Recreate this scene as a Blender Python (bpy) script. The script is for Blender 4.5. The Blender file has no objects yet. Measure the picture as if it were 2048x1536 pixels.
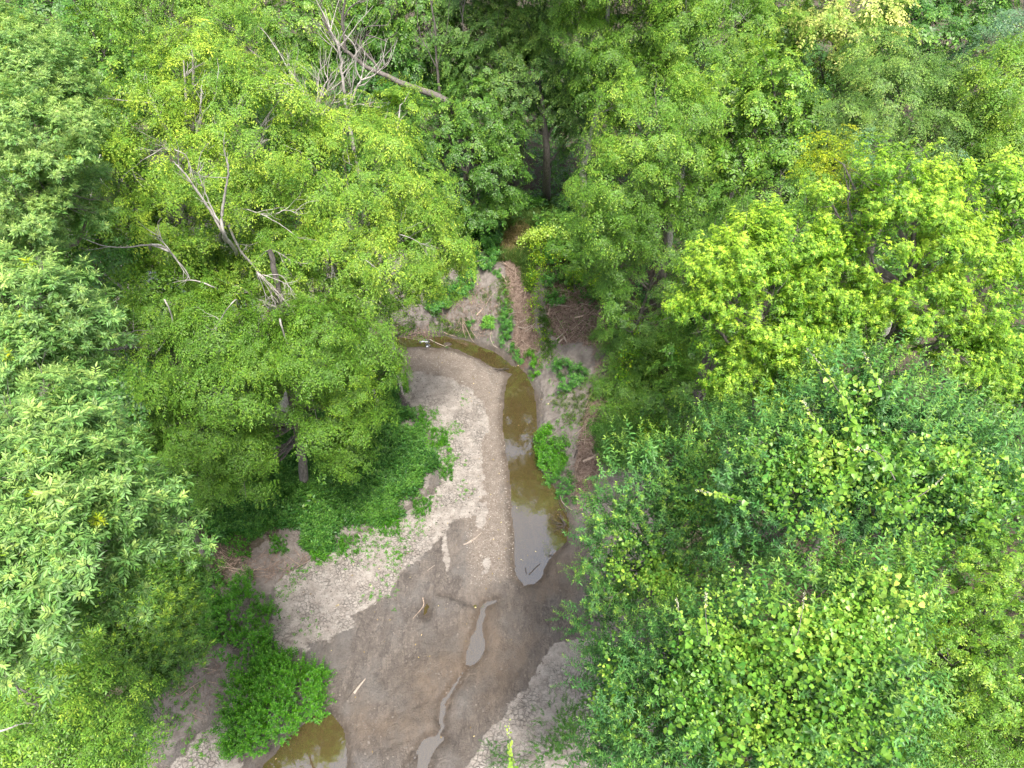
import bpy, math, random
import numpy as np
R = math.radians
random.seed(7)
rng = np.random.default_rng(11)
S = bpy.context.scene
# ------------------------------------------------------------------ camera, sky, sun, exposure
CH = 24.0                                   # camera height above the creek water
cam = bpy.data.objects.new('camera', bpy.data.cameras.new('camera'))
S.collection.objects.link(cam); S.camera = cam
cam.location = (0, 0, CH); cam.rotation_euler = (R(45), 0, 0)
cam.data.sensor_width = 36; cam.data.lens = 36 * 1409 / 2048
cam.data.clip_start = 0.3; cam.data.clip_end = 900
SUN_EL, SUN_AZ = R(66), R(160)
W = bpy.data.worlds.new('World'); S.world = W; W.use_nodes = True
wn = W.node_tree
sky = wn.nodes.new('ShaderNodeTexSky'); sky.sky_type = 'NISHITA'; sky.sun_disc = False
sky.sun_elevation = SUN_EL; sky.sun_rotation = SUN_AZ
sky.air_density = 1.0; sky.dust_density = 4.0; sky.ozone_density = 1.0
bg = wn.nodes['Background']; bg.inputs['Strength'].default_value = 0.135
hsv = wn.nodes.new('ShaderNodeHueSaturation'); hsv.inputs['Saturation'].default_value = .58   # a thin overcast: nearly grey
wn.links.new(sky.outputs[0], hsv.inputs['Color']); wn.links.new(hsv.outputs[0], bg.inputs[0])
sl = bpy.data.lights.new('sun', 'SUN'); sl.energy = 2.5; sl.angle = R(10); sl.color = (1, .96, .89)
sun = bpy.data.objects.new('sun', sl); S.collection.objects.link(sun)
sun.rotation_euler = (R(90) - SUN_EL, 0, R(180) - SUN_AZ)
S.view_settings.view_transform = 'Standard'; S.view_settings.look = 'None'
S.view_settings.exposure = 1.47; S.view_settings.gamma = 1
S.cycles.max_bounces = 6; S.cycles.diffuse_bounces = 3; S.cycles.glossy_bounces = 2
S.cycles.transmission_bounces = 3; S.cycles.transparent_max_bounces = 6
S.cycles.use_adaptive_sampling = True; S.cycles.adaptive_threshold = 0.02

# ------------------------------------------------------------------ helpers
F = 1409.0
def ray(u, v):
    a = (v - 768) / F; q = math.sqrt(.5)
    return np.array([(u - 1024) / F, q * (1 - a), -q * (1 + a)])
def PZ(u, v, z):
    d = ray(u, v); return np.array([0, 0, CH]) + d * ((z - CH) / d[2])
def PY(u, v, y):
    d = ray(u, v); return np.array([0, 0, CH]) + d * (y / d[1])
def scale_at(p, u, v):                       # metres per photo pixel at p
    d = ray(u, v); return (np.linalg.norm(p - np.array([0, 0, CH])) / np.linalg.norm(d)) / F

def tag(o, label=None, cat=None, group=None, kind=None):
    if label: o['label'] = label
    if cat: o['category'] = cat
    if group: o['group'] = group
    if kind: o['kind'] = kind
    return o
def link(name, me, mat, parent=None):
    o = bpy.data.objects.new(name, me); S.collection.objects.link(o)
    if mat: me.materials.append(mat)
    if parent:
        o.parent = parent
        o.matrix_parent_inverse = parent.matrix_world.inverted() if False else o.matrix_parent_inverse
    return o
def empty(name, loc):
    o = bpy.data.objects.new(name, None); S.collection.objects.link(o); o.location = [float(c) for c in loc]
    o.empty_display_size = .3
    return o
def raw_mesh(name, V, Fq, attrs=None, smooth=False):
    """V (n,3), Fq (m,k) with k 3 or 4, attrs {name: per-vertex float}"""
    me = bpy.data.meshes.new(name)
    n, m, k = len(V), len(Fq), Fq.shape[1]
    me.vertices.add(n); me.vertices.foreach_set('co', np.ascontiguousarray(V, dtype=np.float32).ravel())
    me.loops.add(m * k); me.loops.foreach_set('vertex_index', np.ascontiguousarray(Fq, dtype=np.int32).ravel())
    me.polygons.add(m); me.polygons.foreach_set('loop_start', np.arange(0, m * k, k, dtype=np.int32))
    if smooth: me.polygons.foreach_set('use_smooth', np.ones(m, dtype=bool))
    for an, av in (attrs or {}).items():
        if av.ndim == 1:
            at = me.attributes.new(an, 'FLOAT', 'POINT'); at.data.foreach_set('value', av.astype(np.float32))
        else:
            at = me.attributes.new(an, 'FLOAT_COLOR', 'POINT')
            c = np.ones((n, 4), np.float32); c[:, :av.shape[1]] = av; at.data.foreach_set('color', c.ravel())
    me.update(calc_edges=True)
    return me

# value noise
def _h(ix, iy, iz, s):
    h = (ix * 374761393 + iy * 668265263 + iz * 2147483647 + s * 1274126177) & 0xffffffff
    h = ((h ^ (h >> 13)) * 1274126177) & 0xffffffff
    return ((h ^ (h >> 16)) & 0xffff) / 65535.0
def vnoise(p, s=0):
    p = np.asarray(p, float); i = np.floor(p).astype(np.int64); f = p - i; f = f * f * (3 - 2 * f)
    r = 0
    for dx in (0, 1):
        for dy in (0, 1):
            for dz in (0, 1):
                w = (f[..., 0] if dx else 1 - f[..., 0]) * (f[..., 1] if dy else 1 - f[..., 1]) * (f[..., 2] if dz else 1 - f[..., 2])
                r = r + w * _h(i[..., 0] + dx, i[..., 1] + dy, i[..., 2] + dz, s)
    return r
def fbm(x, y, sc, s=0, o=4):
    r = 0; a = .5; t = 0
    for k in range(o):
        r = r + a * vnoise(np.stack([x / sc, y / sc, np.full_like(x, k * 7.3)], -1), s + k); t += a
        a *= .5; sc *= .5
    return r / t

# ------------------------------------------------------------------ materials
def newmat(name):
    m = bpy.data.materials.new(name); m.use_nodes = True
    nt = m.node_tree; b = nt.nodes['Principled BSDF']
    return m, nt, b
def node(nt, t, **kw):
    n = nt.nodes.new(t)
    for k, v in kw.items():
        if k.startswith('i_'):
            n.inputs[k[2:].replace('_', ' ')].default_value = v
        else: setattr(n, k, v)
    return n
def mixc(nt, fac, a, b, blend='MIX'):
    n = nt.nodes.new('ShaderNodeMix'); n.data_type = 'RGBA'; n.blend_type = blend
    for s, x in ((0, fac), (6, a), (7, b)):
        if hasattr(x, 'is_linked') or isinstance(x, bpy.types.NodeSocket): nt.links.new(x, n.inputs[s])
        else: n.inputs[s].default_value = x if s == 0 else (*x, 1)[:4]
    return n.outputs[2]
def mathn(nt, op, a, b=None, clamp=False):
    n = nt.nodes.new('ShaderNodeMath'); n.operation = op; n.use_clamp = clamp
    for s, x in ((0, a), (1, b)):
        if x is None: continue
        if isinstance(x, bpy.types.NodeSocket): nt.links.new(x, n.inputs[s])
        else: n.inputs[s].default_value = x
    return n.outputs[0]
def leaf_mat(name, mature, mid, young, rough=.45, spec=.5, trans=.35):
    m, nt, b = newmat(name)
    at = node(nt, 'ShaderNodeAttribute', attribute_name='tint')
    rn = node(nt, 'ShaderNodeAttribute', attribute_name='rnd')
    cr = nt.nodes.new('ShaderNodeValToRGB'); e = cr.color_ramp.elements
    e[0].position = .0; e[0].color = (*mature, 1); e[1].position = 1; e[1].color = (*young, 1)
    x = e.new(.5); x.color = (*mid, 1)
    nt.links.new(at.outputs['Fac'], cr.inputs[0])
    hs = nt.nodes.new('ShaderNodeHueSaturation')
    hs.inputs['Saturation'].default_value = 1.09
    mr = node(nt, 'ShaderNodeMapRange'); mr.inputs[3].default_value = .62; mr.inputs[4].default_value = 1.5
    nt.links.new(rn.outputs['Fac'], mr.inputs[0]); nt.links.new(mr.outputs[0], hs.inputs['Value'])
    mr2 = node(nt, 'ShaderNodeMapRange'); mr2.inputs[3].default_value = .488; mr2.inputs[4].default_value = .512
    fr = mathn(nt, 'FRACT', mathn(nt, 'MULTIPLY', rn.outputs['Fac'], 7.31)); nt.links.new(fr, mr2.inputs[0])
    nt.links.new(mr2.outputs[0], hs.inputs['Hue']); nt.links.new(cr.outputs[0], hs.inputs['Color'])
    nt.links.new(hs.outputs[0], b.inputs['Base Color'])
    b.inputs['Roughness'].default_value = rough; b.inputs['Specular IOR Level'].default_value = spec
    tr = nt.nodes.new('ShaderNodeBsdfTranslucent')
    tc = mixc(nt, .6, hs.outputs[0], (1.25, 1.35, .6), 'MULTIPLY'); nt.links.new(tc, tr.inputs[0])
    mx = nt.nodes.new('ShaderNodeMixShader'); mx.inputs[0].default_value = trans
    nt.links.new(b.outputs[0], mx.inputs[1]); nt.links.new(tr.outputs[0], mx.inputs[2])
    nt.links.new(mx.outputs[0], nt.nodes['Material Output'].inputs[0])
    return m
def bark_mat(name, c1, c2, sc=9, rough=.9):
    m, nt, b = newmat(name)
    g = nt.nodes.new('ShaderNodeNewGeometry')
    mp = nt.nodes.new('ShaderNodeMapping'); mp.inputs['Scale'].default_value = (sc, sc, sc * .3)
    nt.links.new(g.outputs['Position'], mp.inputs[0])
    n = node(nt, 'ShaderNodeTexNoise', i_Scale=1.5, i_Detail=6.0, i_Roughness=.7); nt.links.new(mp.outputs[0], n.inputs[0])
    cr = nt.nodes.new('ShaderNodeValToRGB'); cr.color_ramp.elements[0].position = .35; cr.color_ramp.elements[1].position = .68
    cr.color_ramp.elements[0].color = (*c1, 1); cr.color_ramp.elements[1].color = (*c2, 1)
    nt.links.new(n.outputs[0], cr.inputs[0]); nt.links.new(cr.outputs[0], b.inputs['Base Color'])
    b.inputs['Roughness'].default_value = rough
    bp = node(nt, 'ShaderNodeBump', i_Strength=.6, i_Distance=.02); nt.links.new(n.outputs[0], bp.inputs['Height'])
    nt.links.new(bp.outputs[0], b.inputs['Normal'])
    return m
M = dict(
  ash=leaf_mat('ash_leaf', (.078, .165, .036), (.145, .270, .078), (.30, .41, .12), .45, .5),
  maple=leaf_mat('maple_leaf', (.080, .170, .032), (.175, .30, .055), (.40, .50, .085), .5, .35),
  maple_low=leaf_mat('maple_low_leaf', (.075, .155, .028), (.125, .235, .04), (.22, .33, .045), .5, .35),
  walnut=leaf_mat('walnut_leaf', (.075, .175, .022), (.175, .32, .042), (.42, .56, .09), .45, .4),
  willow=leaf_mat('willow_leaf', (.048, .128, .044), (.10, .230, .062), (.28, .42, .08), .42, .45, .3),
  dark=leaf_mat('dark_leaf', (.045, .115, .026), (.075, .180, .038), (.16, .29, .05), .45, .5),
  mid=leaf_mat('mid_leaf', (.062, .140, .030), (.125, .24, .046), (.29, .41, .065), .45, .45),
  light=leaf_mat('light_leaf', (.08, .165, .034), (.155, .285, .05), (.36, .47, .085), .45, .4),
  bluish=leaf_mat('bluish_leaf', (.06, .130, .065), (.11, .215, .11), (.20, .33, .15), .4, .5),
  grey=leaf_mat('greyish_leaf', (.068, .140, .036), (.13, .23, .055), (.26, .37, .08), .5, .45),
  cream=leaf_mat('cream_leaf', (.09, .175, .034), (.17, .28, .05), (.62, .60, .22), .5, .35),
  gold=leaf_mat('gold_leaf', (.08, .17, .025), (.19, .29, .035), (.42, .45, .045), .5, .35),
  vine=leaf_mat('vine_leaf', (.09, .21, .045), (.19, .35, .065), (.45, .57, .13), .4, .5),
  vine_gold=leaf_mat('vine_gold_leaf', (.055, .15, .025), (.11, .24, .03), (.38, .45, .045), .45, .4),
  herb=leaf_mat('herb_leaf', (.030, .088, .024), (.052, .140, .033), (.12, .25, .05), .5, .35),
  bush=leaf_mat('bush_leaf', (.045, .13, .02), (.075, .21, .026), (.13, .31, .035), .42, .5),
  weed=leaf_mat('weed_leaf', (.045, .13, .03), (.075, .21, .045), (.16, .33, .06), .45, .5),
  straw=leaf_mat('straw_grass', (.10, .12, .04), (.22, .20, .09), (.42, .32, .18), .7, .2),
  grass=leaf_mat('green_grass', (.04, .09, .022), (.07, .14, .035), (.16, .21, .06), .6, .3),
  bud=leaf_mat('white_bud', (.40, .40, .30), (.50, .50, .36), (.6, .6, .5), .6, .3),
  bark=bark_mat('grey_brown_bark', (.07, .06, .052), (.20, .175, .155)),
  bark_pale=bark_mat('pale_limb_bark', (.20, .18, .16), (.46, .43, .39)),
  bark_dead=bark_mat('weathered_dead_wood', (.25, .22, .20), (.56, .51, .46), 14),
  bark_dark=bark_mat('dark_wet_wood', (.035, .028, .024), (.09, .075, .06)),
  drift=bark_mat('driftwood', (.22, .16, .12), (.48, .37, .29), 16),
  drift_pale=bark_mat('pale_driftwood', (.24, .195, .16), (.44, .37, .30), 16),
  twig=bark_mat('reddish_twig', (.15, .10, .075), (.38, .28, .22), 4),
)

# ------------------------------------------------------------------ terrain
def sd_poly(X, Y, poly):
    """signed distance (negative inside) to a closed polygon"""
    P = np.asarray(poly, float); n = len(P)
    d = np.full(X.shape, 1e9); ins = np.zeros(X.shape, bool)
    for i in range(n):
        a, b = P[i], P[(i + 1) % n]; e = b - a; L = max(e @ e, 1e-9)
        t = np.clip(((X - a[0]) * e[0] + (Y - a[1]) * e[1]) / L, 0, 1)
        d = np.minimum(d, np.hypot(X - a[0] - t * e[0], Y - a[1] - t * e[1]))
        c = ((a[1] <= Y) & (b[1] > Y)) | ((b[1] <= Y) & (a[1] > Y))
        if abs(e[1]) > 1e-9:
            ins ^= c & (X < a[0] + (Y - a[1]) / e[1] * e[0])
    return np.where(ins, -d, d)
def wp(pts, z=0.0): return [PZ(u, v, z)[:2] for u, v in pts]
def ss(x, a, b):
    t = np.clip((x - a) / (b - a), 0, 1); return t * t * (3 - 2 * t)
# creek bed outline: (u, v, bank slope, bank height)
BED = [(250,520,.5,2.5),(430,572,.6,2.6),(560,596,.8,2.8),(650,632,.9,2.9),(700,655,1.0,3),(760,668,1.1,3),(850,664,1.2,3),(905,664,1.25,3),(950,674,1.2,3),
       (990,695,1.0,3),(1030,722,.85,3),(1062,748,.75,2.9),(1080,790,.65,2.8),(1082,870,.6,2.8),(1090,925,.6,2.8),(1115,958,.6,2.8),
       (1140,990,.5,2.6),(1158,1040,.5,2.6),(1168,1100,.45,2.6),(1175,1200,.45,2.6),(1190,1300,.45,2.6),(1200,1400,.45,2.6),(1210,1700,.45,2.6),(1210,2200,.45,2.6),
       (100,2200,.3,2),(230,1700,.2,1.6),(330,1540,.2,1.5),(430,1430,.2,1.4),(525,1330,.22,1.4),(545,1200,.22,1.4),(600,1140,.18,1.5),(700,1085,.16,1.5),
       (800,1040,.14,1.5),(860,990,.14,1.5),(880,930,.14,1.5),(850,870,.14,1.5),(795,800,.14,1.5),(755,740,.16,1.6),(715,706,.25,1.7),(640,672,.35,1.8),(560,636,.35,1.8),(430,612,.35,1.8),(250,560,.35,1.8)]
BEDW = np.array(wp([(b[0], b[1]) for b in BED]))
POOL = [(1022,738),(1010,775),(1004,850),(1012,905),(1019,960),(1026,1050),(1030,1110),(1030,1148),(1046,1170),(1068,1167),(1086,1154),
        (1094,1126),(1111,1105),(1134,1080),(1138,1040),(1122,992),(1097,962),(1077,932),(1074,870),(1073,820),(1068,782),(1052,746),(1035,730)]
STREAM = [(1040,735),(1030,752),(1012,750),(985,735),(960,718),(925,706),(895,700),(868,703),(842,694),(800,696),(760,702),(700,694),(640,676),(560,640),(430,612),(250,560),
          (250,528),(430,578),(560,602),(650,640),(705,662),(762,676),(830,672),(905,672),(946,684),(985,704),(1020,728)]
RILL = [(993,1200),(975,1206),(965,1215),(955,1240),(953,1262),(940,1283),(931,1304),(929,1330),(940,1333),(960,1318),(968,1295),(966,1262),(966,1240),(975,1216),(992,1207)]
RILL2 = [(925,1342),(905,1366),(897,1384),(888,1400),(884,1420),(878,1440),(880,1456),(868,1470),(845,1482),(826,1500),(812,1530),(800,1600),(760,1700),(850,1700),(860,1600),(850,1530),(862,1500),(886,1474),(892,1450),(888,1436),(896,1410),(904,1390),(910,1372),(930,1345)]
PUD = [(835,1495),(850,1478),(880,1470),(892,1482),(870,1500),(860,1520),(850,1560),(835,1560)]
PUD2 = [(853,1206),(860,1212),(856,1226),(848,1230),(850,1216)]
BROWN = [(600,1455),(640,1425),(668,1430),(686,1458),(694,1500),(697,1560),(690,1700),(520,1700),(500,1600),(528,1530),(560,1490)]
xs = np.concatenate([-13.2 - 0.25 * np.cumsum(1.07 ** np.arange(50))[::-1], np.arange(-13.2, 8.0, .065), 8.0 + 0.25 * np.cumsum(1.07 ** np.arange(48))])
ys = np.concatenate([6.0 - .3 * np.cumsum(1.10 ** np.arange(20))[::-1], np.arange(6.0, 33, .065), 33 + .12 * np.cumsum(1.055 ** np.arange(75))])
X, Y = np.meshgrid(xs, ys)
dn = (fbm(X, Y, 1.3, 3) - .5) * .5
dn2 = (fbm(X, Y, .5, 13) - .5) * .22
Xd, Yd = X + dn2, Y + (fbm(X, Y, .5, 23) - .5) * .22
dbed = sd_poly(X + dn * .7, Y + dn * .7, BEDW)
ws = 0; sl_ = 0; hm = 0
for i in range(len(BED)):                     # blend bank slope and height from the nearest bank edges
    d2 = (X - BEDW[i, 0]) ** 2 + (Y - BEDW[i, 1]) ** 2 + .3
    w = 1 / d2 ** 1.7; ws = ws + w; sl_ = sl_ + w * BED[i][2]; hm = hm + w * BED[i][3]
sl_ /= ws; hm /= ws
d = np.maximum(dbed, 0)
H = hm * (1 - np.exp(-d * sl_ / hm * 1.25))
gul = fbm(X, Y, 1.1, 40)
H = H + (gul - .5) * np.minimum(d * 1.0, 1.0) * .75 * ss(sl_, .4, .9) + (fbm(X, Y, .35, 41) - .5) * np.minimum(d, .5) * .4
H = H + (fbm(X, Y, 6, 42) - .5) * np.minimum(d, 4) * .25
# the bed itself
Z = np.where(dbed > 0, H + .13, .13)
inb = np.clip(-dbed, 0, 3)
Z = Z + (fbm(X, Y, 2.2, 50) - .5) * .10 + (fbm(X, Y, .4, 51) - .5) * .035
# ripple-like scour marks running down the bed
rot = X * .55 + Y * .83; rot2 = X * .83 - Y * .55
Z = Z + (fbm(rot2 + .5 * fbm(X, Y, 1.1, 62), rot * .35, .5, 60) - .5) * .05 * (dbed < .3)
sdp = sd_poly(Xd * .7 + X * .3, Yd * .7 + Y * .3, wp(POOL)); sds = sd_poly(Xd, Yd, wp(STREAM)); sdr = sd_poly(Xd, Yd, wp(RILL))
def line_d(pts, A, B_):
    P = np.array(wp(pts)); dd = np.full(A.shape, 1e9)
    for a, b in zip(P[:-1], P[1:]):
        e = b - a; t = np.clip(((A - a[0]) * e[0] + (B_ - a[1]) * e[1]) / (e @ e), 0, 1)
        dd = np.minimum(dd, np.hypot(A - a[0] - t * e[0], B_ - a[1] - t * e[1]))
    return dd
trk = line_d([(927, 1342), (908, 1368), (899, 1385), (890, 1402), (887, 1422), (882, 1438), (886, 1456), (872, 1474), (850, 1486), (832, 1505), (820, 1530), (808, 1580), (790, 1650)], Xd, Yd) - (-.02 + .11 * vnoise(np.stack([X / .45, Y / .45, 0 * X], -1), 66))
sdr2 = np.minimum(trk, np.minimum(sd_poly(Xd, Yd, wp(PUD)), sd_poly(Xd, Yd, wp(PUD2)))); sdb = sd_poly(Xd, Yd, wp(BROWN))
sdw = np.minimum.reduce([sdp, sds, sdr, sdr2, sdb])
shelf = ss(sdw, -.02, .5)                     # land just off the water is low
Z = np.where((dbed < .25) | (sdw < .3), np.where(sdw > 0, (Z - .012) * shelf + .012 + np.minimum(sdw, .3) * .05, -.012), Z)
for sdq, depth, wd in ((sdp, .45, .9), (sds, .16, .35), (sdr, .10, .2), (sdr2, .07, .2), (sdb, .4, .9)):
    Z = np.where(sdq < 0, np.minimum(Z, -.012 - depth * ss(-sdq, 0, wd)), Z)
# gravel bars breaking the thin stream
for (u, v, r) in ((890, 684, .35), (862, 699, .3), (905, 693, .4), (1008, 744, .3)):
    c = PZ(u, v, 0); g = np.exp(-(((X - c[0]) / (r * 2)) ** 2 + ((Y - c[1]) / r) ** 2)); Z = Z + g * .12 * (Z < .1)
# a scoured scarp in the mud
def polyline_d(pts):
    P = np.array(wp(pts)); dd = np.full(X.shape, 1e9)
    for a, b in zip(P[:-1], P[1:]):
        e = b - a; t = np.clip(((X - a[0]) * e[0] + (Y - a[1]) * e[1]) / (e @ e), 0, 1)
        dd = np.minimum(dd, np.hypot(X - a[0] - t * e[0], Y - a[1] - t * e[1]))
    return dd
sc1 = polyline_d([(876, 1188), (900, 1193), (925, 1202), (948, 1212)])
Z = Z - .15 * np.exp(-(sc1 / .12) ** 2)
rdg = np.abs(fbm(rot2 + .8 * fbm(X, Y, .9, 63), rot * .45, 1.1, 64, 5) - .5)
Z = Z - .03 * np.exp(-(rdg / .012) ** 2) * (dbed < .2) * (Z > .03)
for pl in ([(700, 1360), (690, 1390), (683, 1430)], [(760, 1500), (800, 1488), (850, 1468)], [(860, 1235), (840, 1262)], [(930,1270),(905,1290)],
           [(770,1440),(810,1425),(850,1405),(890,1350)], [(1100,1250),(1040,1340),(980,1420)]):
    Z = Z - .045 * np.exp(-(polyline_d(pl) / .05) ** 2)
Z = np.where(Y > 60, Z + (Y - 60) * .02, Z)
# --- surface zones (what the ground is made of)
def zone(pts, soft=.25, z=0.05, amp=1.0):
    return 1 - ss(sd_poly(X + (Xd - X) * 2.2 * amp, Y + (Yd - Y) * 2.2 * amp, wp(pts, z)), -soft, soft)
SILT = [(770,745),(840,745),(900,760),(950,790),(972,815),(978,860),(960,890),(972,960),(965,985),(960,1030),(900,1045),(885,1075),(838,1120),(800,1150),(778,1190),(700,1230),(720,1250),(640,1290),(585,1310),(550,1310),(550,1180),(600,1140),(700,1088),(790,1045),(870,990),(885,930),(850,850),(800,780)]
SILT2 = [(1150,1275),(1100,1300),(1060,1370),(1015,1420),(960,1480),(940,1540),(900,1700),(1230,1700),(1230,1275)]
SILT3 = [(480,1390),(440,1440),(400,1480),(340,1536),(300,1650),(430,1650),(500,1480),(520,1400)]
SILT5 = [(884,1072),(893,1072),(903,1120),(895,1155),(885,1118)]
SILT6 = [(966,1118),(982,1116),(978,1150),(962,1152)]
SILT4 = [(975,1010),(950,1010),(948,1060),(966,1060),(972,1030)]
GRAVEL = [(745,690),(860,700),(930,708),(990,738),(1008,750),(1003,850),(1012,905),(1019,960),(1026,1050),(1030,1110),(1035,1160),(940,1180),(930,1060),(930,980),(925,880),(935,840),(900,800),(850,780),(800,760),(750,745)]
ORANGE = [(1050,1175),(1110,1110),(1150,1080),(1150,1200),(1080,1330),(960,1440),(900,1470),(820,1480),(700,1480),(700,1420),(800,1350),(900,1300),(960,1200),(990,1180)]
LITTER = [(1000,560),(1050,570),(1052,640),(1050,720),(1010,690),(1015,620)]
zsilt = np.maximum.reduce([zone(SILT), zone(SILT2, .15), zone(SILT3), zone(SILT4, .1) * .8, zone(SILT5, .12, .05, .3) * .8, zone(SILT6, .12, .05, .3) * .8])
zgrav = zone(GRAVEL, .9); zor = zone(ORANGE, .7) * ss(fbm(X, Y, 1.5, 70), .35, .65)
zsoil = ss(dbed, -.1, .5)
zlit = np.maximum.reduce([zone([(1010,520),(1045,540),(1055,600),(1065,650),(1080,700),(1040,715),(1020,690),(1035,640),(1010,580)], .3, .8),
        zone([(1090,570),(1160,540),(1180,600),(1230,660),(1215,700),(1120,680),(1095,640)], .3, 1.6),
        zone([(1180,790),(1215,800),(1205,860),(1215,900),(1190,960),(1150,960),(1160,880)], .3, 1.2),
        zone([(380,1180),(430,1180),(470,1330),(470,1400),(430,1450),(300,1440),(380,1300)], .4, .3) * .25])
ztan = np.exp(-(((X - PZ(1035, 468, 2.9)[0]) / 1.3) ** 2 + ((Y - PZ(1035, 468, 2.9)[1]) / 1.6) ** 2))
zfor = ss(dbed - 2.2 * ss(sl_, .3, .6), .9, 2.6) * (1 - ztan) * (1 - zsilt)
wet = (1 - ss(sdw, .0, .35)) * .8 + .5 * (1 - ss(Z, .02, .16)) * (dbed < 0)
wet = np.maximum(wet, .55 * zone([(860,1210),(1160,1150),(1150,1250),(960,1480),(900,1700),(700,1700),(690,1400),(800,1300)], .8) * ss(fbm(X, Y, 1.1, 75), .3, .6)) * (1 - .8 * zsilt)
yy, xx = X.shape
idx = np.arange(yy * xx).reshape(yy, xx)
Fq = np.stack([idx[:-1, :-1], idx[:-1, 1:], idx[1:, 1:], idx[1:, :-1]], -1).reshape(-1, 4)
gme = raw_mesh('ground', np.stack([X, Y, Z], -1).reshape(-1, 3), Fq,
    {'zone_a': np.stack([zsilt, zgrav, zsoil], -1).reshape(-1, 3), 'zone_b': np.stack([zlit, np.clip(wet, 0, 1), zor], -1).reshape(-1, 3),
     'zone_c': np.stack([zfor, ztan, zsilt * 0], -1).reshape(-1, 3)}, True)
def ground_mat():
    m, nt, b = newmat('creek_ground')
    L = nt.links.new
    g = nt.nodes.new('ShaderNodeNewGeometry'); pos = g.outputs['Position']
    def sep(nm):
        a = node(nt, 'ShaderNodeAttribute', attribute_name=nm); s = nt.nodes.new('ShaderNodeSeparateColor'); L(a.outputs['Color'], s.inputs[0]); return s.outputs
    za, zb, zc = sep('zone_a'), sep('zone_b'), sep('zone_c')
    def noise(sc, det=5, rough=.6, map_=None):
        n = node(nt, 'ShaderNodeTexNoise', i_Scale=sc, i_Detail=float(det), i_Roughness=rough); L(map_ or pos, n.inputs[0]); return n.outputs[0]
    def rr(x, a, b_, lo=0, hi=1):
        n = nt.nodes.new('ShaderNodeMapRange'); L(x, n.inputs[0])
        for k, v in zip((1, 2, 3, 4), (a, b_, lo, hi)): n.inputs[k].default_value = v
        return n.outputs[0]
    mp = nt.nodes.new('ShaderNodeMapping'); mp.inputs['Rotation'].default_value = (0, 0, R(32)); mp.inputs['Scale'].default_value = (1.6, .6, 1)
    L(pos, mp.inputs[0])
    n_big, n_mid, n_fine, n_str = noise(.9, 4), noise(3.5, 6), noise(28, 5, .7), noise(1.5, 9, .72, mp.outputs[0])
    mud = mixc(nt, rr(n_str, .38, .62), (.135, .112, .094), (.215, .182, .154))
    n_rip = noise(5.5, 8, .75, mp.outputs[0]); n_sp = noise(13, 6, .75)
    mud = mixc(nt, rr(n_rip, .45, .49, .0, .6), mud, (.105, .086, .074)); mud = mixc(nt, rr(n_sp, .55, .62, 0, .6), mud, (.25, .215, .185)); mud = mixc(nt, rr(n_sp, .44, .34, 0, .5), mud, (.06, .05, .044))
    n_v = noise(.8, 10, .62, mp.outputs[0]); ln = mathn(nt, 'ABSOLUTE', mathn(nt, 'SUBTRACT', n_v, .5)); mud = mixc(nt, rr(ln, .0, .022, .8, 0), mud, (.065, .054, .047))
    mud = mixc(nt, rr(n_mid, .45, .6, 0, .5), mud, (.115, .097, .085))
    mud = mixc(nt, rr(n_big, .46, .62, 0, .7), mud, (.165, .150, .138))
    mud = mixc(nt, mathn(nt, 'MULTIPLY', zb[2], rr(n_str, .35, .6,   .2, .75)), mud, (.195, .145, .104))
    silt = mixc(nt, rr(n_mid, .35, .65), (.27, .232, .20), (.41, .368, .325))
    vo = node(nt, 'ShaderNodeTexVoronoi', feature='DISTANCE_TO_EDGE', i_Scale=7.0)
    dpos = nt.nodes.new('ShaderNodeVectorMath'); dpos.operation = 'ADD'
    nn = node(nt, 'ShaderNodeTexNoise', i_Scale=6.0, i_Detail=2.0); L(pos, nn.inputs[0])
    sc_ = nt.nodes.new('ShaderNodeVectorMath'); sc_.operation = 'SCALE'; sc_.inputs['Scale'].default_value = .09
    L(nn.outputs['Color'], sc_.inputs[0]); L(pos, dpos.inputs[0]); L(sc_.outputs[0], dpos.inputs[1]); L(dpos.outputs[0], vo.inputs[0])
    crack = rr(vo.outputs['Distance'], .0, .09, 1, 0)
    crack = mathn(nt, 'MULTIPLY', crack, rr(n_big, .42, .58))
    silt = mixc(nt, mathn(nt, 'MULTIPLY', crack, .62), silt, (.15, .13, .11))
    spk = rr(noise(17, 3), .60, .70, 0, .55); silt = mixc(nt, spk, silt, (.16, .14, .12))
    pv = node(nt, 'ShaderNodeTexVoronoi', i_Scale=26.0); L(pos, pv.inputs[0])
    grav = mixc(nt, rr(n_mid, .3, .7), (.175, .140, .112), (.25, .208, .17))
    pc = nt.nodes.new('ShaderNodeSeparateColor'); L(pv.outputs['Color'], pc.inputs[0])
    grav = mixc(nt, rr(pc.outputs[0], .35, 1, 0, .6), grav, (.30, .25, .21)); grav = mixc(nt, rr(pc.outputs[1], .6, 1, 0, .4), grav, (.13, .10, .08))
    soil = mixc(nt, rr(n_mid, .35, .65), (.17, .142, .124), (.285, .25, .222)); soil = mixc(nt, rr(n_fine, .5, .7, 0, .6), soil, (.075, .06, .05))
    forest = mixc(nt, rr(n_fine, .4, .6), (.055, .045, .03), (.11, .085, .055))
    lit = mixc(nt, rr(n_fine, .4, .62), (.085, .052, .04), (.22, .15, .115))
    tan = mixc(nt, rr(n_fine, .4, .62), (.20, .145, .09), (.33, .25, .175))
    def nz(zv, k=.5):                          # a zone edge roughened by noise
        return rr(mathn(nt, 'ADD', zv, mathn(nt, 'MULTIPLY', mathn(nt, 'SUBTRACT', n_mid, .5), 1.6)), k - .12, k + .12)
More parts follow.
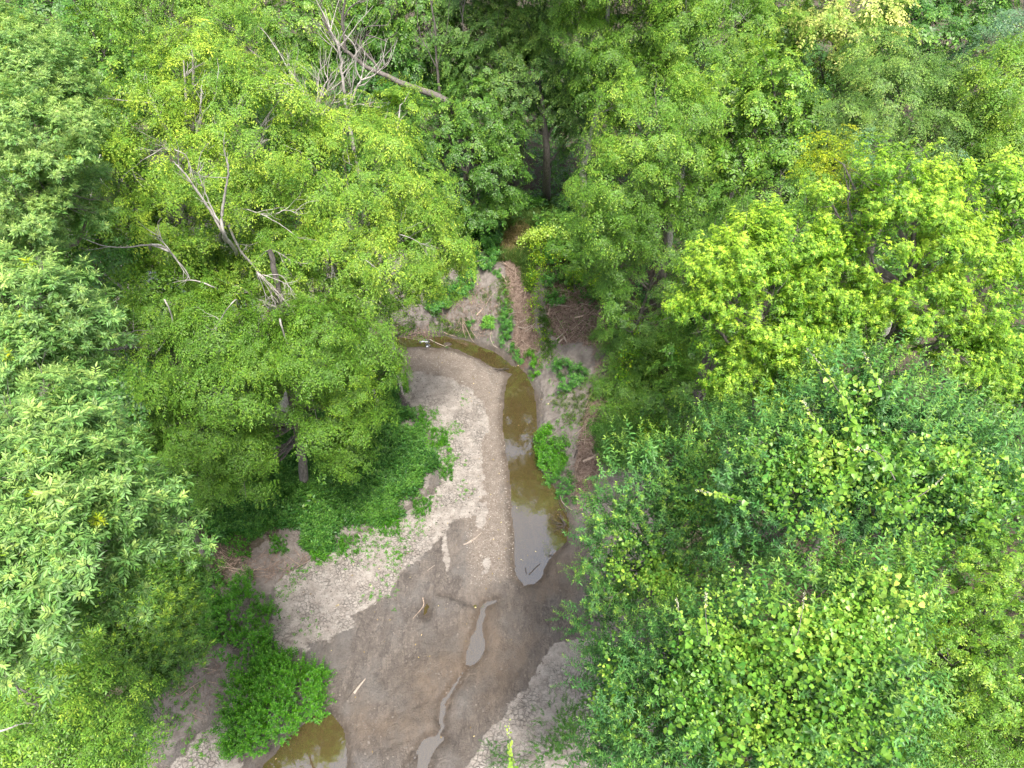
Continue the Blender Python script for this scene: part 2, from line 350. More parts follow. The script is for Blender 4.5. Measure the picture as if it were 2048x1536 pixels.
    c = mixc(nt, rr(mathn(nt, 'ADD', za[1], mathn(nt, 'MULTIPLY', mathn(nt, 'SUBTRACT', n_str, .5), 2.2)), .1, .9), mud, grav); c = mixc(nt, nz(za[0]), c, silt); c = mixc(nt, nz(za[2]), c, mixc(nt, nz(za[0]), soil, silt))
    c = mixc(nt, nz(zb[0]), c, lit); c = mixc(nt, nz(zc[0]), c, forest); c = mixc(nt, nz(zc[1]), c, tan)
    wf = mathn(nt, 'MULTIPLY', zb[1], rr(n_mid, .2, .6, .55, 1))
    dk = nt.nodes.new('ShaderNodeMix'); dk.data_type = 'RGBA'; dk.blend_type = 'MULTIPLY'; L(wf, dk.inputs[0]); L(c, dk.inputs[6]); dk.inputs[7].default_value = (.58, .53, .47, 1)
    fv = mixc(nt, .5, dk.outputs[2], mixc(nt, n_fine, (.38, .38, .38), (1.45, 1.45, 1.45)), 'MULTIPLY')
    L(fv, b.inputs['Base Color'])
    L(mathn(nt, 'SUBTRACT', .95, mathn(nt, 'MULTIPLY', wf, .5)), b.inputs['Roughness'])
    hgt = mathn(nt, 'ADD', mathn(nt, 'MULTIPLY', n_fine, .5), mathn(nt, 'MULTIPLY', mathn(nt, 'MULTIPLY', pv.outputs['Distance'], za[1]), .35))
    hgt = mathn(nt, 'ADD', hgt, mathn(nt, 'MULTIPLY', n_mid, 1.5)); hgt = mathn(nt, 'ADD', hgt, n_rip); hgt = mathn(nt, 'ADD', hgt, mathn(nt, 'MULTIPLY', n_sp, .7)); hgt = mathn(nt, 'SUBTRACT', hgt, mathn(nt, 'MULTIPLY', mathn(nt, 'MULTIPLY', crack, za[0]), .8))
    bp = node(nt, 'ShaderNodeBump', i_Strength=1.0, i_Distance=.07); L(hgt, bp.inputs['Height']); L(bp.outputs[0], b.inputs['Normal'])
    return m
tag(link('ground', gme, ground_mat()), 'bare creek bed, banks and forest floor', kind='structure')

def hgt(x, y):
    x = np.atleast_1d(np.asarray(x, float)); y = np.atleast_1d(np.asarray(y, float))
    i = np.clip(np.searchsorted(xs, x) - 1, 0, len(xs) - 2); j = np.clip(np.searchsorted(ys, y) - 1, 0, len(ys) - 2)
    fx = np.clip((x - xs[i]) / (xs[i + 1] - xs[i]), 0, 1); fy = np.clip((y - ys[j]) / (ys[j + 1] - ys[j]), 0, 1)
    return (Z[j, i] * (1 - fx) + Z[j, i + 1] * fx) * (1 - fy) + (Z[j + 1, i] * (1 - fx) + Z[j + 1, i + 1] * fx) * fy
def G(u, v):
    """the point of the ground seen at a photo pixel"""
    d = ray(u, v); t = np.linspace(8, 110, 2600)
    p = np.array([0, 0, CH])[None] + d[None] * t[:, None]
    k = np.argmax(p[:, 2] < hgt(p[:, 0], p[:, 1])); return p[k]

# water: one level sheet that fills every hollow of the bed
wx, wy = np.meshgrid(np.linspace(-30, 5, 80), np.linspace(1, 36, 80)); wi = np.arange(6400).reshape(80, 80)
wme = raw_mesh('creek_water', np.stack([wx, wy, 0 * wx], -1).reshape(-1, 3), np.stack([wi[:-1, :-1], wi[:-1, 1:], wi[1:, 1:], wi[1:, :-1]], -1).reshape(-1, 4))
def water_mat():
    m, nt, b = newmat('creek_water'); L = nt.links.new
    b.inputs['Base Color'].default_value = (.118, .086, .036, 1); b.inputs['Roughness'].default_value = .9; b.inputs['Specular IOR Level'].default_value = 0
    tp = nt.nodes.new('ShaderNodeBsdfTransparent'); tp.inputs[0].default_value = (.86, .70, .45, 1)
    gl = nt.nodes.new('ShaderNodeBsdfGlossy'); gl.inputs['Roughness'].default_value = .03
    lw = nt.nodes.new('ShaderNodeFresnel'); lw.inputs['IOR'].default_value = 1.45
    nz = node(nt, 'ShaderNodeTexNoise', i_Scale=2.2, i_Detail=2.0); g = nt.nodes.new('ShaderNodeNewGeometry'); L(g.outputs['Position'], nz.inputs[0])
    bp = node(nt, 'ShaderNodeBump', i_Strength=.12, i_Distance=.02); L(nz.outputs[0], bp.inputs['Height']); L(bp.outputs[0], gl.inputs['Normal'])
    m1 = nt.nodes.new('ShaderNodeMixShader'); m1.inputs[0].default_value = .42; L(b.outputs[0], m1.inputs[1]); L(tp.outputs[0], m1.inputs[2])
    f = mathn(nt, 'MULTIPLY', lw.outputs[0], 8.0, True)
    m2 = nt.nodes.new('ShaderNodeMixShader'); L(f, m2.inputs[0]); L(m1.outputs[0], m2.inputs[1]); L(gl.outputs[0], m2.inputs[2])
    L(m2.outputs[0], nt.nodes['Material Output'].inputs[0]); return m
tag(link('creek_water', wme, water_mat()), 'brown standing water in the pools and thin stream of the creek', kind='structure')

# ------------------------------------------------------------------ wood
class Wood:
    def __init__(s): s.V = []; s.F = []; s.n = 0
    def tube(s, pts, radii, k=7):
        P = np.asarray(pts, float); n = len(P); radii = np.broadcast_to(np.asarray(radii, float), (n,)) if np.ndim(radii) else np.full(n, radii)
        T = np.gradient(P, axis=0); T /= np.linalg.norm(T, axis=1)[:, None] + 1e-9
        ref = np.array([.3, .2, 1.]); 
        if abs(T[0] @ (ref / np.linalg.norm(ref))) > .9: ref = np.array([1., .1, .1])
        A = np.cross(T, ref); A /= np.linalg.norm(A, axis=1)[:, None] + 1e-9; B = np.cross(T, A)
        th = np.linspace(0, 2 * math.pi, k, endpoint=False)
        wob = 1 + .10 * (rng.random((n, k)) - .5)
        ring = P[:, None] + (A[:, None] * np.cos(th)[None, :, None] + B[:, None] * np.sin(th)[None, :, None]) * (radii[:, None] * wob)[..., None]
        s.V.append(ring.reshape(-1, 3)); I = s.n + np.arange(n * k).reshape(n, k); J = np.roll(I, -1, 1)
        s.F.append(np.stack([I[:-1], J[:-1], J[1:], I[1:]], -1).reshape(-1, 4)); s.n += n * k
        # cap both ends
        for row in (I[0], I[-1]):
            c = s.n; s.V.append(P[0:1] if row is I[0] else P[-1:]); s.n += 1
            s.F.append(np.stack([row, np.roll(row, -1), np.full(k, c), np.full(k, c)], -1))
    def limb(s, pts, r0, r1, wig=.06, k=7, sub=4):
        """smooth wandering tube through pts"""
        P = np.asarray(pts, float); m = len(P); n = (m - 1) * sub + 1
        t = np.linspace(0, m - 1, n); Q = np.empty((n, 3))
        Pe = np.vstack([2 * P[0] - P[1], P, 2 * P[-1] - P[-2]])
        for a, tt in enumerate(t):
            i = min(int(tt), m - 2); f = tt - i; p0, p1, p2, p3 = Pe[i], Pe[i + 1], Pe[i + 2], Pe[i + 3]
            Q[a] = .5 * (2 * p1 + (p2 - p0) * f + (2 * p0 - 5 * p1 + 4 * p2 - p3) * f * f + (3 * p1 - p0 - 3 * p2 + p3) * f ** 3)
        Lg = np.linalg.norm(P[-1] - P[0]); w = (rng.random((n, 3)) - .5) * wig * Lg / m; w[0] = 0; Q += w
        s.tube(Q, np.linspace(r0, r1, n) if r1 < r0 else np.full(n, r0), k); return Q
    def twigs(s, Q, r, n, length, up=.3, k=5, gen=2, spread=1.0):
        """side branches leaving a path"""
        L = len(Q)
        for _ in range(n):
            i = rng.integers(max(1, L // 4), L); base = Q[i]; t = Q[i] - Q[i - 1]; t /= np.linalg.norm(t) + 1e-9
            d = t * .9 + (rng.random(3) - .5) * 1.7 * spread + np.array([0, 0, up]); d /= np.linalg.norm(d)
            l = length * (.5 + rng.random()); m = base + d * l * .5 + (rng.random(3) - .5) * l * .22; e = base + d * l + (rng.random(3) - .5) * l * .35 + np.array([0, 0, up * .25 * l])
            q = s.limb([base, m, e], r, r * .3, .10, k, 3)
            if gen > 0: s.twigs(q, r * .5, 3 if gen > 1 else 2, length * .5, up, 4, gen - 1, spread)
    def build(s, name, mat, parent=None, origin=None):
        V = np.concatenate(s.V); Fq = np.concatenate(s.F)
        if origin is not None: V = V - np.asarray(origin)
        me = raw_mesh(name, V, Fq, None, True); me.validate()
        return link(name, me, mat, parent)

# ------------------------------------------------------------------ foliage sprays
class Spray:
    """a template: leaves on one shoot. z is the shoot axis (or the up side of a flat spray)"""
    def __init__(s, six=True): s.six = six; s.V = []; s.t = []; s.l = []; s.n = 0
    def leaf(s, o, d, n, L, Wd, tint, heart=False, fold=.22, droop=.12):
        d = np.asarray(d, float); d /= np.linalg.norm(d) + 1e-9; x = np.cross(d, n); x /= np.linalg.norm(x) + 1e-9; n = np.cross(x, d)
        if heart: pr = [(0, 0, 0), (.5, .02, .12), (.46, .48, .10), (0, 1, -.12), (-.46, .48, .10), (-.5, .02, .12)]
        elif s.six: pr = [(0, 0, 0), (.42, .28, fold * .5), (.40, .60, fold * .3), (0, 1, -droop), (-.40, .60, fold * .3), (-.42, .28, fold * .5)]
        else: pr = [(0, 0, 0), (.5, .45, .0), (0, 1, 0), (-.5, .45, .0)]
        for a, b, c in pr: s.V.append(o + x * a * Wd + d * b * L + n * (c * (Wd if c > 0 else L)))
        s.t.append(tint); s.n += 1
    def done(s):
        k = 6 if s.six else 4
        s.V = np.array(s.V).reshape(s.n, k, 3); s.t = np.array(s.t)
        b = np.arange(s.n)[:, None] * k
        s.F = (b + np.array([[0, 1, 2, 3]]), b + np.array([[3, 4, 5, 0]])) if s.six else (b + np.array([[0, 1, 2, 3]]),)
        s.F = np.stack(s.F, 1).reshape(-1, 4); return s
def rv(a=1.0): return (rng.random(3) - .5) * 2 * a
UP = np.array([0, 0, 1.])
def t_rosette(nl=6, npair=3, Ll=.14, Wl=.052, rach=.26, six=True, droop=.5, up=.5):
    s = Spray(six)
    for i in range(nl):
        az = i * 2.4 + rng.random() * .5; f = i / max(1, nl - 1)               # outer -> inner
        el = -.15 + f * 1.0 + rng.random() * .2
        d = np.array([math.cos(az) * math.cos(el), math.sin(az) * math.cos(el), math.sin(el)])
        o = np.array([0, 0, -.12 + .14 * f]); side = np.cross(d, UP); side /= np.linalg.norm(side)
        R_ = rach * (1 - .35 * f); tint = .12 + .42 * f + .1 * rng.random() + (.35 if (f > .8 and rng.random() < .5) else 0)
        for k in range(npair + 1):
            tt = (k + .8) / (npair + .8); p = o + d * R_ * tt - UP * droop * R_ * tt * tt * .6
            dd = d - UP * droop * tt; nn = UP + d * .35 + rv(.25); sz = (1 - .25 * f) * (.85 + .3 * rng.random())
            if k == npair: s.leaf(p, dd + rv(.15), nn, Ll * sz * 1.1, Wl * sz, tint)
            else:
                for sg in (-1, 1): s.leaf(p, dd * .75 + side * sg * .8 + rv(.15) - UP * .12, nn, Ll * sz, Wl * sz, tint)
    return s.done()
def t_shoot(length=.6, n=22, Ll=.12, Wl=.032, six=True, droop=.5, spread=1.0):
    s = Spray(six); bend = rv(.25); bend[2] = 0
    for i in range(n):
        f = i / (n - 1); az = i * 2.4; o = UP * length * (f - .3) + bend * f * f * length
        out = np.array([math.cos(az), math.sin(az), 0]); sz = (1 - .45 * f) * (.85 + .3 * rng.random())
        dd = out * spread + UP * (.25 + .9 * f * f) - UP * droop * (1 - f) + rv(.15)
        s.leaf(o, dd, UP * .9 - out * .1 + rv(.2), Ll * sz, Wl * sz, .1 + .30 * f + .1 * rng.random() + (.22 if f > .82 else 0))
    return s.done()
def t_flat(length=.55, nb=5, Ll=.085, Wl=.034, six=False, droop=.35):
    """layered flat spray reaching along +y, face up"""
    s = Spray(six)
    for b in range(-nb // 2 + 1, nb // 2 + 1):
        a0 = b * .42 + rng.random() * .15; lb = length * (1 - .12 * abs(b)) * (.8 + .35 * rng.random()); nlv = int(lb / (Ll * .72)) + 1
        dirb = np.array([math.sin(a0), math.cos(a0), 0])
        for k in range(nlv):
            f = (k + 1) / nlv; p = dirb * lb * f - UP * droop * lb * f * f * .6 + rv(.025)
            for sg in ((-1, 1) if k < nlv - 1 else (0,)):
                sd = np.array([dirb[1], -dirb[0], 0]) * sg
                s.leaf(p, dirb * .75 + sd * .85 - UP * (.15 + droop * f * .8) + rv(.2), UP + rv(.35), Ll * (.8 + .4 * rng.random()), Wl * (.85 + .3 * rng.random()), .10 + .42 * f * f + .12 * rng.random())
    return s.done()
def t_vine(n=10, r=.28, Ll=.115, six=True):
    s = Spray(True)
    for i in range(n):
        p = rv(r); p[2] = abs(p[2]) * .35; az = rng.random() * 6.28; f = rng.random()
        d = np.array([math.cos(az), math.sin(az), -.5]); s.leaf(p, d, UP + rv(.75), Ll * (.5 + .7 * f), Ll * (.5 + .7 * f) * .95, .15 + .5 * rng.random() ** 1.5 + (.3 if f < .2 else 0), heart=True)
    return s.done()
def t_grass(n=14, L=.35):
    s = Spray(False)
    for i in range(n):
        d = np.array([*rv(1)[:2] * .55, 1.]); s.leaf(np.array([*rv(.1)[:2], 0]), d, rv(1), L * (.5 + .8 * rng.random()), .016, rng.random() * .8)
    return s.done()
TP = dict(
  ash=[t_rosette(8, 3, .13, .044, .22, True, .12) for _ in range(7)],
  walnut=[t_rosette(7, 3, .105, .042, .20, True, .8) for _ in range(7)],
  walnut_far=[t_rosette(6, 2, .13, .058, .24, False, .6) for _ in range(5)],
  willow=[t_shoot(.62, 28, .13, .044, True, .55) for _ in range(7)],
  shoot=[t_shoot(.6, 20, .11, .042, False, .3) for _ in range(6)],
  maple=[t_flat(.3 + .05 * k, 5, .062 + .006 * (k % 4), .026 + .003 * (k % 3), False, .3 + .06 * k) for k in range(7)] + [t_shoot(.5, 18, .085, .034, False, .7, .8) for _ in range(4)],
  broad=[t_flat(.32 + .06 * k, 4, .085 + .012 * (k % 3), .05 + .006 * (k % 3), False, .2 + .07 * k) for k in range(6)] + [t_shoot(.45, 16, .10, .055, False, .6, .9) for _ in range(3)],
  fine=[t_flat(.35 + .06 * k, 6, .055 + .006 * (k % 3), .025, False, .2 + .08 * k) for k in range(5)] + [t_shoot(.5, 22, .07, .028, False, .6, .8) for _ in range(3)],
  vine=[t_vine() for _ in range(7)],
  vine_small=[t_vine(12, .3, .085) for _ in range(5)],
  herb=[t_rosette(6, 1, .085, .05, .09, False, .2) for _ in range(6)],
  bush=[t_shoot(.34, 14, .105, .062, True, .1) for _ in range(6)],
  weed=[t_rosette(9, 1, .12, .055, .12, True, .5) for _ in range(4)],
  grass=[t_grass() for _ in range(5)],
)
def instance(tp, P, N, Yv, sc, ti, cap=None):
    """place sprays: P positions, N up axes, Yv outward axes, sc scales, ti tint offsets -> V, F, tint, rnd"""
    Vs, Fs, Ts, Rs = [], [], [], []; off = 0
    which = rng.integers(0, len(tp), len(P))
    N = N / (np.linalg.norm(N, axis=1)[:, None] + 1e-9); Xv = np.cross(Yv, N); Xv /= np.linalg.norm(Xv, axis=1)[:, None] + 1e-9; Yn = np.cross(N, Xv)
    for k, s in enumerate(tp):
        m = which == k; c = int(m.sum())
        if not c: continue
        Mx = np.stack([Xv[m], Yn[m], N[m]], 1) * sc[m][:, None, None]           # rows
        v = np.einsum('lkj,cji->clki', s.V, Mx) + P[m][:, None, None]
        nv = s.V.shape[0] * s.V.shape[1]
        Vs.append(v.reshape(-1, 3)); Fs.append((off + np.arange(c)[:, None, None] * nv + s.F[None]).reshape(-1, 4)); off += c * nv
        kk = s.V.shape[1]
        lt = s.t[None] + ti[m][:, None] + (rng.random((c, s.n)) - .5) * .12
        Ts.append(np.repeat(lt.ravel(), kk)); Rs.append(np.repeat(rng.random((c, s.n)).ravel(), kk))
    return np.concatenate(Vs), np.concatenate(Fs), np.clip(np.concatenate(Ts), 0, 1), np.concatenate(Rs)
NLEAF = [0]
def crown_mesh(name, parts, mat, parent):
    V, Fq, T, Rn = [], [], [], []; n = 0
    for v, f, t, r in parts: V.append(v); Fq.append(f + n); T.append(t); Rn.append(r); n += len(v)
    V = np.concatenate(V) - np.array(parent.location if parent else (0, 0, 0))
    Fq = np.concatenate(Fq); NLEAF[0] += len(Fq)
    return link(name, raw_mesh(name, V, Fq, {'tint': np.concatenate(T), 'rnd': np.concatenate(Rn)}), mat, parent)

def tufts_on(lobes, centre, dens, per, rt, ups, seed, inner=.35, flat=.8, gap=.30):
    """two-level scatter: tufts on lobe shells, sprays in tufts. returns P, N, Yv, height-in-tuft"""
    P, N, O, Hh = [], [], [], []
    for li, (c, r) in enumerate(lobes):
        nt_ = max(4, int(dens * 4 * math.pi * r * r * .62))
        dv = rng.normal(size=(nt_ * 2, 3)); dv /= np.linalg.norm(dv, axis=1)[:, None]
        ext = c - centre; ext = ext / (np.linalg.norm(ext) + 1e-6)
        keep = (dv @ ext * .5 + dv[:, 2] * .8 + rng.random(len(dv)) * .5) > -.35
        dv = dv[keep][:nt_]
        rad = r * (.58 + .42 * vnoise(dv * 1.7 + seed + li * 3.1, seed) + .42 * vnoise(dv * 4.2 + seed + li * 1.7, seed + 2)) * np.where(rng.random(len(dv)) < inner, .45 + .5 * rng.random(len(dv)), 1)
        tc = c + dv * rad[:, None] * np.array([1, 1, flat])
        ins = np.zeros(len(tc), bool)
        for lj, (c2, r2) in enumerate(lobes):
            if lj != li: ins |= np.linalg.norm((tc - c2) / np.array([1, 1, flat]), axis=1) < r2 * .55
        g = (vnoise(tc / .9 + seed * 1.7, seed + 5) * .6 + vnoise(tc / .42 + seed, seed + 6) * .4) < gap + .07
        tc, dv = tc[~ins & ~g], dv[~ins & ~g]
        if not len(tc): continue
        k = rng.poisson(per, len(tc)) + 1; ids = np.repeat(np.arange(len(tc)), k)
        q = rng.normal(size=(len(ids), 3)) * rt * .55 * np.array([1, 1, .75]); q[:, 2] += rt * .1
        P.append(tc[ids] + q); oo = dv[ids] + q / rt * .55; O.append(oo)
        N.append(oo * (1 - ups) + UP * ups + rng.normal(size=oo.shape) * .16); Hh.append(q[:, 2] / rt)
    return np.concatenate(P), np.concatenate(N), np.concatenate(O), np.concatenate(Hh)

SP = {  # species: template, tufts per m2, sprays per tuft, tuft radius, up bias, scale, tint gain, bark
  'ash':    dict(tp='ash', dens=10.5, per=6.0, rt=.32, ups=.68, sc=.56, bark='bark'),
  'walnut': dict(tp='walnut', dens=4.6, per=13, rt=.36, ups=.6, sc=.62, bark='bark'),
  'walnut_far': dict(tp='walnut_far', dens=2.2, per=4, rt=.42, ups=.6, sc=1.1, bark='bark'),
  'willow': dict(tp='willow', dens=7.0, per=5.2, rt=.36, ups=.5, sc=.76, bark='bark'),
  'shoot':  dict(tp='shoot', dens=2.4, per=4, rt=.42, ups=.65, sc=1.1, bark='bark'),
  'maple':  dict(tp='maple', dens=4.4, per=6.0, rt=.38, ups=.55, sc=1.03, bark='bark_pale'),
  'broad':  dict(tp='broad', dens=3.0, per=4.6, rt=.42, ups=.58, sc=1.05, bark='bark'),
  'fine':   dict(tp='fine', dens=3.2, per=4.8, rt=.4, ups=.58, sc=1.1, bark='bark'),
}
def auto_lobes(c, Rh, Hh, n, seed, fr=.42):
    g = np.random.default_rng(seed); out = []
    for i in range(n):
        zf = 1 - (i + .5) / n * 1.35; az = i * 2.399 + g.random() * .6; rr_ = math.sqrt(max(0, 1 - zf * zf))
        dv = np.array([math.cos(az) * rr_ * Rh, math.sin(az) * rr_ * Rh, zf * Hh]) * (.62 + .2 * g.random())
        out.append((c + dv, Rh * fr * (.8 + .45 * g.random())))
    return out
TREES = []
def tree(name, label, cat, sp, lobes, mat, base=None, trunk=None, r0=.2, group='broadleaf trees of the creek woodland', tint=0.0, gap=.30,
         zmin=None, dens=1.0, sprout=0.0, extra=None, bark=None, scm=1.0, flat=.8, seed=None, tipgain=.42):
    """lobes: list of (centre, radius) in metres. base: (x, y) of the trunk's foot"""
    q = SP[sp]; seed = seed if seed is not None else len(TREES) * 13 + 5
    C = np.array([l[0] for l in lobes]); cen = C.mean(0)
    if base is None: base = (cen[0], cen[1])
    bz = float(hgt(base[0], base[1])[0]) - .1
    root = empty(name, (base[0], base[1], bz)); tag(root, label, cat, group); bpy.context.view_layer.update()
    B0 = np.array([base[0], base[1], bz])
    w = Wood(); top = cen + np.array([0, 0, -.1])
    if trunk is None:
        hgt_ = top[2] - bz
        trunk = [B0, B0 * .7 + top * .3 + np.array([*rv(.05 * hgt_)[:2], 0]), B0 * .35 + top * .65 + np.array([*rv(.06 * hgt_)[:2], 0]), top]
    else: trunk = [B0] + list(trunk)
    Q = w.limb(trunk, r0, r0 * .35, .03, 9, 6)
    for (c, r) in lobes:
        # leave the trunk below the lobe
        low = np.argmin(np.abs(Q[:, 2] - (c[2] - .9 * np.linalg.norm(c[:2] - Q[-1][:2]) * .7 - .6))); low = max(low, len(Q) // 3); s0 = Q[low]
        mid_ = s0 * .45 + c * .55 + np.array([0, 0, -.12 * np.linalg.norm(c - s0)]) + rv(.15)
        lq = w.limb([s0, mid_, c + (c - s0) / (np.linalg.norm(c - s0) + 1e-6) * r * .1], r0 * .34, r0 * .06, .07, 6, 4)
        w.twigs(lq[len(lq) // 2:], r0 * .06, int(3 + r * 2), r * .8, .1, 4, 1)
    w.build('trunk', M[bark or q['bark']], root, root.location)
    P, N, O, Hh = tufts_on(lobes, cen, q['dens'] * dens, q['per'], q['rt'], q['ups'], seed, gap=gap, flat=flat)
    Yv = O * np.array([1, 1, .35]) + rng.normal(size=O.shape) * .35; 
    if sp in ('ash', 'walnut', 'walnut_far', 'willow', 'shoot'): Yv = rng.normal(size=O.shape)
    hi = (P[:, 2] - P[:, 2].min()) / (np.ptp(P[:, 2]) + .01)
    ti = tint + tipgain * (np.clip(Hh, -1, 1.2)) * .6 + (vnoise(P / 1.3, seed + 9) - .5) * .35 + (vnoise(P / .45, seed + 19) - .5) * .28 + (hi - .6) * tipgain * .6  # tuft and crown tops lighter: young leaves, with some top light painted in
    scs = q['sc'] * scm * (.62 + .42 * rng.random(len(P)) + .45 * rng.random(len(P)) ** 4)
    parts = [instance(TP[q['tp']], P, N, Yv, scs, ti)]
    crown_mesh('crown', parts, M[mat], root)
    if extra: extra(root, P, N, O, lobes)
    TREES.append(root); return root
def LY(lst, Y0): return [((lambda p: (p, r * scale_at(p, u, v)))(PY(u, v, Y0 + dy))) for (u, v, r, dy) in lst]
def LZ(lst): return [((lambda p: (p, r * scale_at(p, u, v)))(PZ(u, v, z))) for (u, v, r, z) in lst]

# ------------------------------------------------------------------ trees
# near left: three ashes with large pale leaflets
def yellow_tips(frac, mat, scale=.8, tp='ash'):
    def f(root, P, N, O, lobes):
        hi = P[:, 2] > np.quantile(P[:, 2], .55); k = np.where(hi & (rng.random(len(P)) < frac))[0]
        if not len(k): return
        p = P[k] + O[k] / (np.linalg.norm(O[k], axis=1)[:, None] + 1e-6) * .10 + UP * .10
        crown_mesh('young_leaves', [instance(TP[tp], p, N[k], rng.normal(size=p.shape), scale * (.5 + .4 * rng.random(len(k))), np.full(len(k), .25))], M[mat], root)
    return f
tree('ash_tree', 'tall ash with large pale green leaflets filling the upper left edge of the photo', 'tree', 'ash',
     LZ([(-130,230,172,16.6),(40,150,103,17.2),(60,260,103,17.4),(110,200,60,16.6),(30,370,95,16.6),(120,330,73,16.2),(90,440,60,15.5),(150,270,47,15.8),(175,420,36,15.3),(10,90,77,16.6),(-60,460,103,15.5)]),
     'ash', base=(-14.5, 13.5), r0=.3, tint=.2, extra=yellow_tips(.02, 'gold', .55))
tree('ash_tree', 'ash with glossy pale leaflets at the left edge, a dark hollow to its right', 'tree', 'ash',
     LZ([(70,610,90,17.6),(-60,640,146,17.4),(150,640,60,17.0),(40,720,95,17.2),(120,700,60,16.8),(190,640,33,16.4),(60,560,52,17.0)]),
     'ash', base=(-11.5, 9.5), r0=.28, tint=.1, extra=yellow_tips(.018, 'gold', .55))
A3T = [PZ(425, 1168, .9), PZ(412, 1128, 1.6), PZ(400, 1092, 2.6), PZ(380, 1060, 5.0), PZ(300, 1010, 10.0), PZ(180, 1010, 14.5), PZ(110, 1010, 16.5)]
tree('ash_tree', 'nearest ash with the biggest pale leaflets, lower left, its thin brown trunk on bare soil', 'tree', 'ash',
     LZ([(60,880,112,17.6),(150,870,60,17.0),(20,980,129,17.8),(170,980,95,17.4),(255,1035,69,16.8),(330,1045,53,16.3),(230,1110,77,16.7),(90,1120,129,17.6),(-60,1150,163,17.6),(60,1250,95,16.8),(190,1170,69,16.4),(60,790,52,17.0)]),
     'ash', base=tuple(PZ(425, 1168, .9)[:2]), trunk=A3T, r0=.13, extra=yellow_tips(.018, 'gold', .55))
tree('young_ash_tree', 'lower darker green ash half hidden below the pale leaflets at lower left', 'tree', 'ash',
     LZ([(300,1190,85,9.0),(230,1260,95,9.2),(330,1280,60,8.4),(130,1300,100,9.2),(345,1215,40,8.6),(280,1350,60,7.8)]), 'mid', base=(-11, 10.5), r0=.12, scm=1.05, tint=-.08, dens=1.2)
tree('boxelder_tree', 'fine leaved yellow green tree in the bottom left corner of the photo', 'tree', 'fine',
     LZ([(60,1380,120,13),(170,1420,75,12.6),(40,1500,140,12.8),(160,1510,80,12.4),(-60,1420,140,12.8),(100,1600,120,12)]), 'light', base=(-13, 7.5), r0=.2, tint=.05, scm=.8, dens=2.4)
tree('understory_tree', 'low dark shrub with fine leaves between the bare left bank and the bottom left tree', 'tree', 'fine',
     LZ([(255,1400,45,3.2),(235,1460,50,3.0),(270,1340,40,3.5),(290,1290,40,4.0)]), 'dark', r0=.05, gap=.4)

# centre left: the spreading tree over the creek, as three crowns
tree('silver_maple', 'yellow green maple crown, upper left, with a long pale forked limb showing', 'tree', 'maple',
     LY([(300,190,85,0),(370,130,70,0),(400,220,90,-1),(250,270,75,0),(330,300,90,-1),(480,200,80,0),(520,280,90,-1),(560,200,65,0),(420,330,95,-1.5),(270,370,80,-1),(600,260,60,0),(200,330,60,0),(480,380,80,-1.5),(385,90,35,.5),
         (340,430,90,-1.5),(250,470,90,-1),(200,420,70,-.5),(150,500,80,0),(380,500,80,-1.5)], 19.5),
     'maple', base=(-11.5, 19.5), r0=.32, tint=.16, gap=.36)
tree('silver_maple', 'broad yellow green maple crown leaning out over the gravel bar, right of the forked limb', 'tree', 'maple',
     LY([(690,270,75,0),(750,330,95,-.5),(640,350,80,-1),(800,400,95,-.5),(700,430,100,-1.5),(860,470,75,0),(600,440,80,-1.5),(780,500,105,-1.5),(890,540,58,0),(660,520,95,-2),(560,500,70,-2),(730,590,90,-2),(820,600,60,-1),
         (800,210,38,.8),(770,260,42,.5),(640,590,80,-2),(500,520,80,-2),(570,590,85,-2.3),(830,655,30,-1),(450,590,80,-2)], 20),
     'maple', base=(-10.2, 20.5), r0=.34, tint=.16, gap=.36)
B3 = [PY(606, 930, 17.1), PY(592, 850, 17.0), PY(575, 730, 16.6), PY(560, 600, 16.5), PY(540, 500, 16.5)]
tree('silver_maple', 'low shaded maple boughs hanging over the green herb patch around the stout grey trunk', 'tree', 'maple',
     LY([(330,600,85,-1),(430,660,90,-1.5),(520,700,75,-2),(620,690,85,-2),(360,720,85,-2),(460,770,85,-2.5),(550,790,60,-2),(680,740,75,-1.5),(730,690,55,-1),(310,800,70,-2),(400,850,80,-2.5),(480,880,60,-2.5),(660,830,70,-2),(505,900,32,-2.5),
         (490,950,42,-3),(690,895,42,-2.0),(720,790,50,-1),(330,900,60,-2.5),(400,950,55,-3),(250,700,70,-1),(700,880,35,-1.5),(770,745,28,-1)], 17.0),
     'maple_low', base=tuple(G(607, 972)[:2]), trunk=B3, r0=.2, tint=.0, bark='bark', gap=.27, dens=1.25)
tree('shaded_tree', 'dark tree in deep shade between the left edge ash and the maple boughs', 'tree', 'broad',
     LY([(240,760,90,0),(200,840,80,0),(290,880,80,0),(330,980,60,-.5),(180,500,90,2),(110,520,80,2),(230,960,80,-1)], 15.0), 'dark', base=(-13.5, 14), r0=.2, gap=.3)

# centre back: dark trees round the hollow
D1 = [PY(1094, 330, 34.5), PY(1090, 260, 34.0), PY(1082, 190, 34.0)]
tree('hackberry_tree', 'dark green tree left of the black hollow, its foliage falling in layers', 'tree', 'broad',
     LY([(890,250,70,0),(960,220,70,0),(870,330,65,-1),(940,300,75,-1),(900,390,60,-2),(985,340,55,-1.5),(950,400,50,-2),(1000,270,45,0),(1000,400,35,-1.5),(850,420,40,-2),(910,450,35,-2.5)], 33.5),
     'mid', base=(-3.5, 33.5), r0=.28, tint=-.12)
tree('elm_tree', 'grey green tree standing on the slim straight trunk beside the black hollow', 'tree', 'broad',
     LY([(1080,150,75,0),(1010,160,65,0),(1130,200,65,0),(1050,200,50,0),(1120,120,70,1),(1150,260,40,0),(960,130,60,1),(1000,90,60,1)], 35),
     'grey', base=tuple(G(1092, 398)[:2]), trunk=D1, r0=.26, tint=-.02)
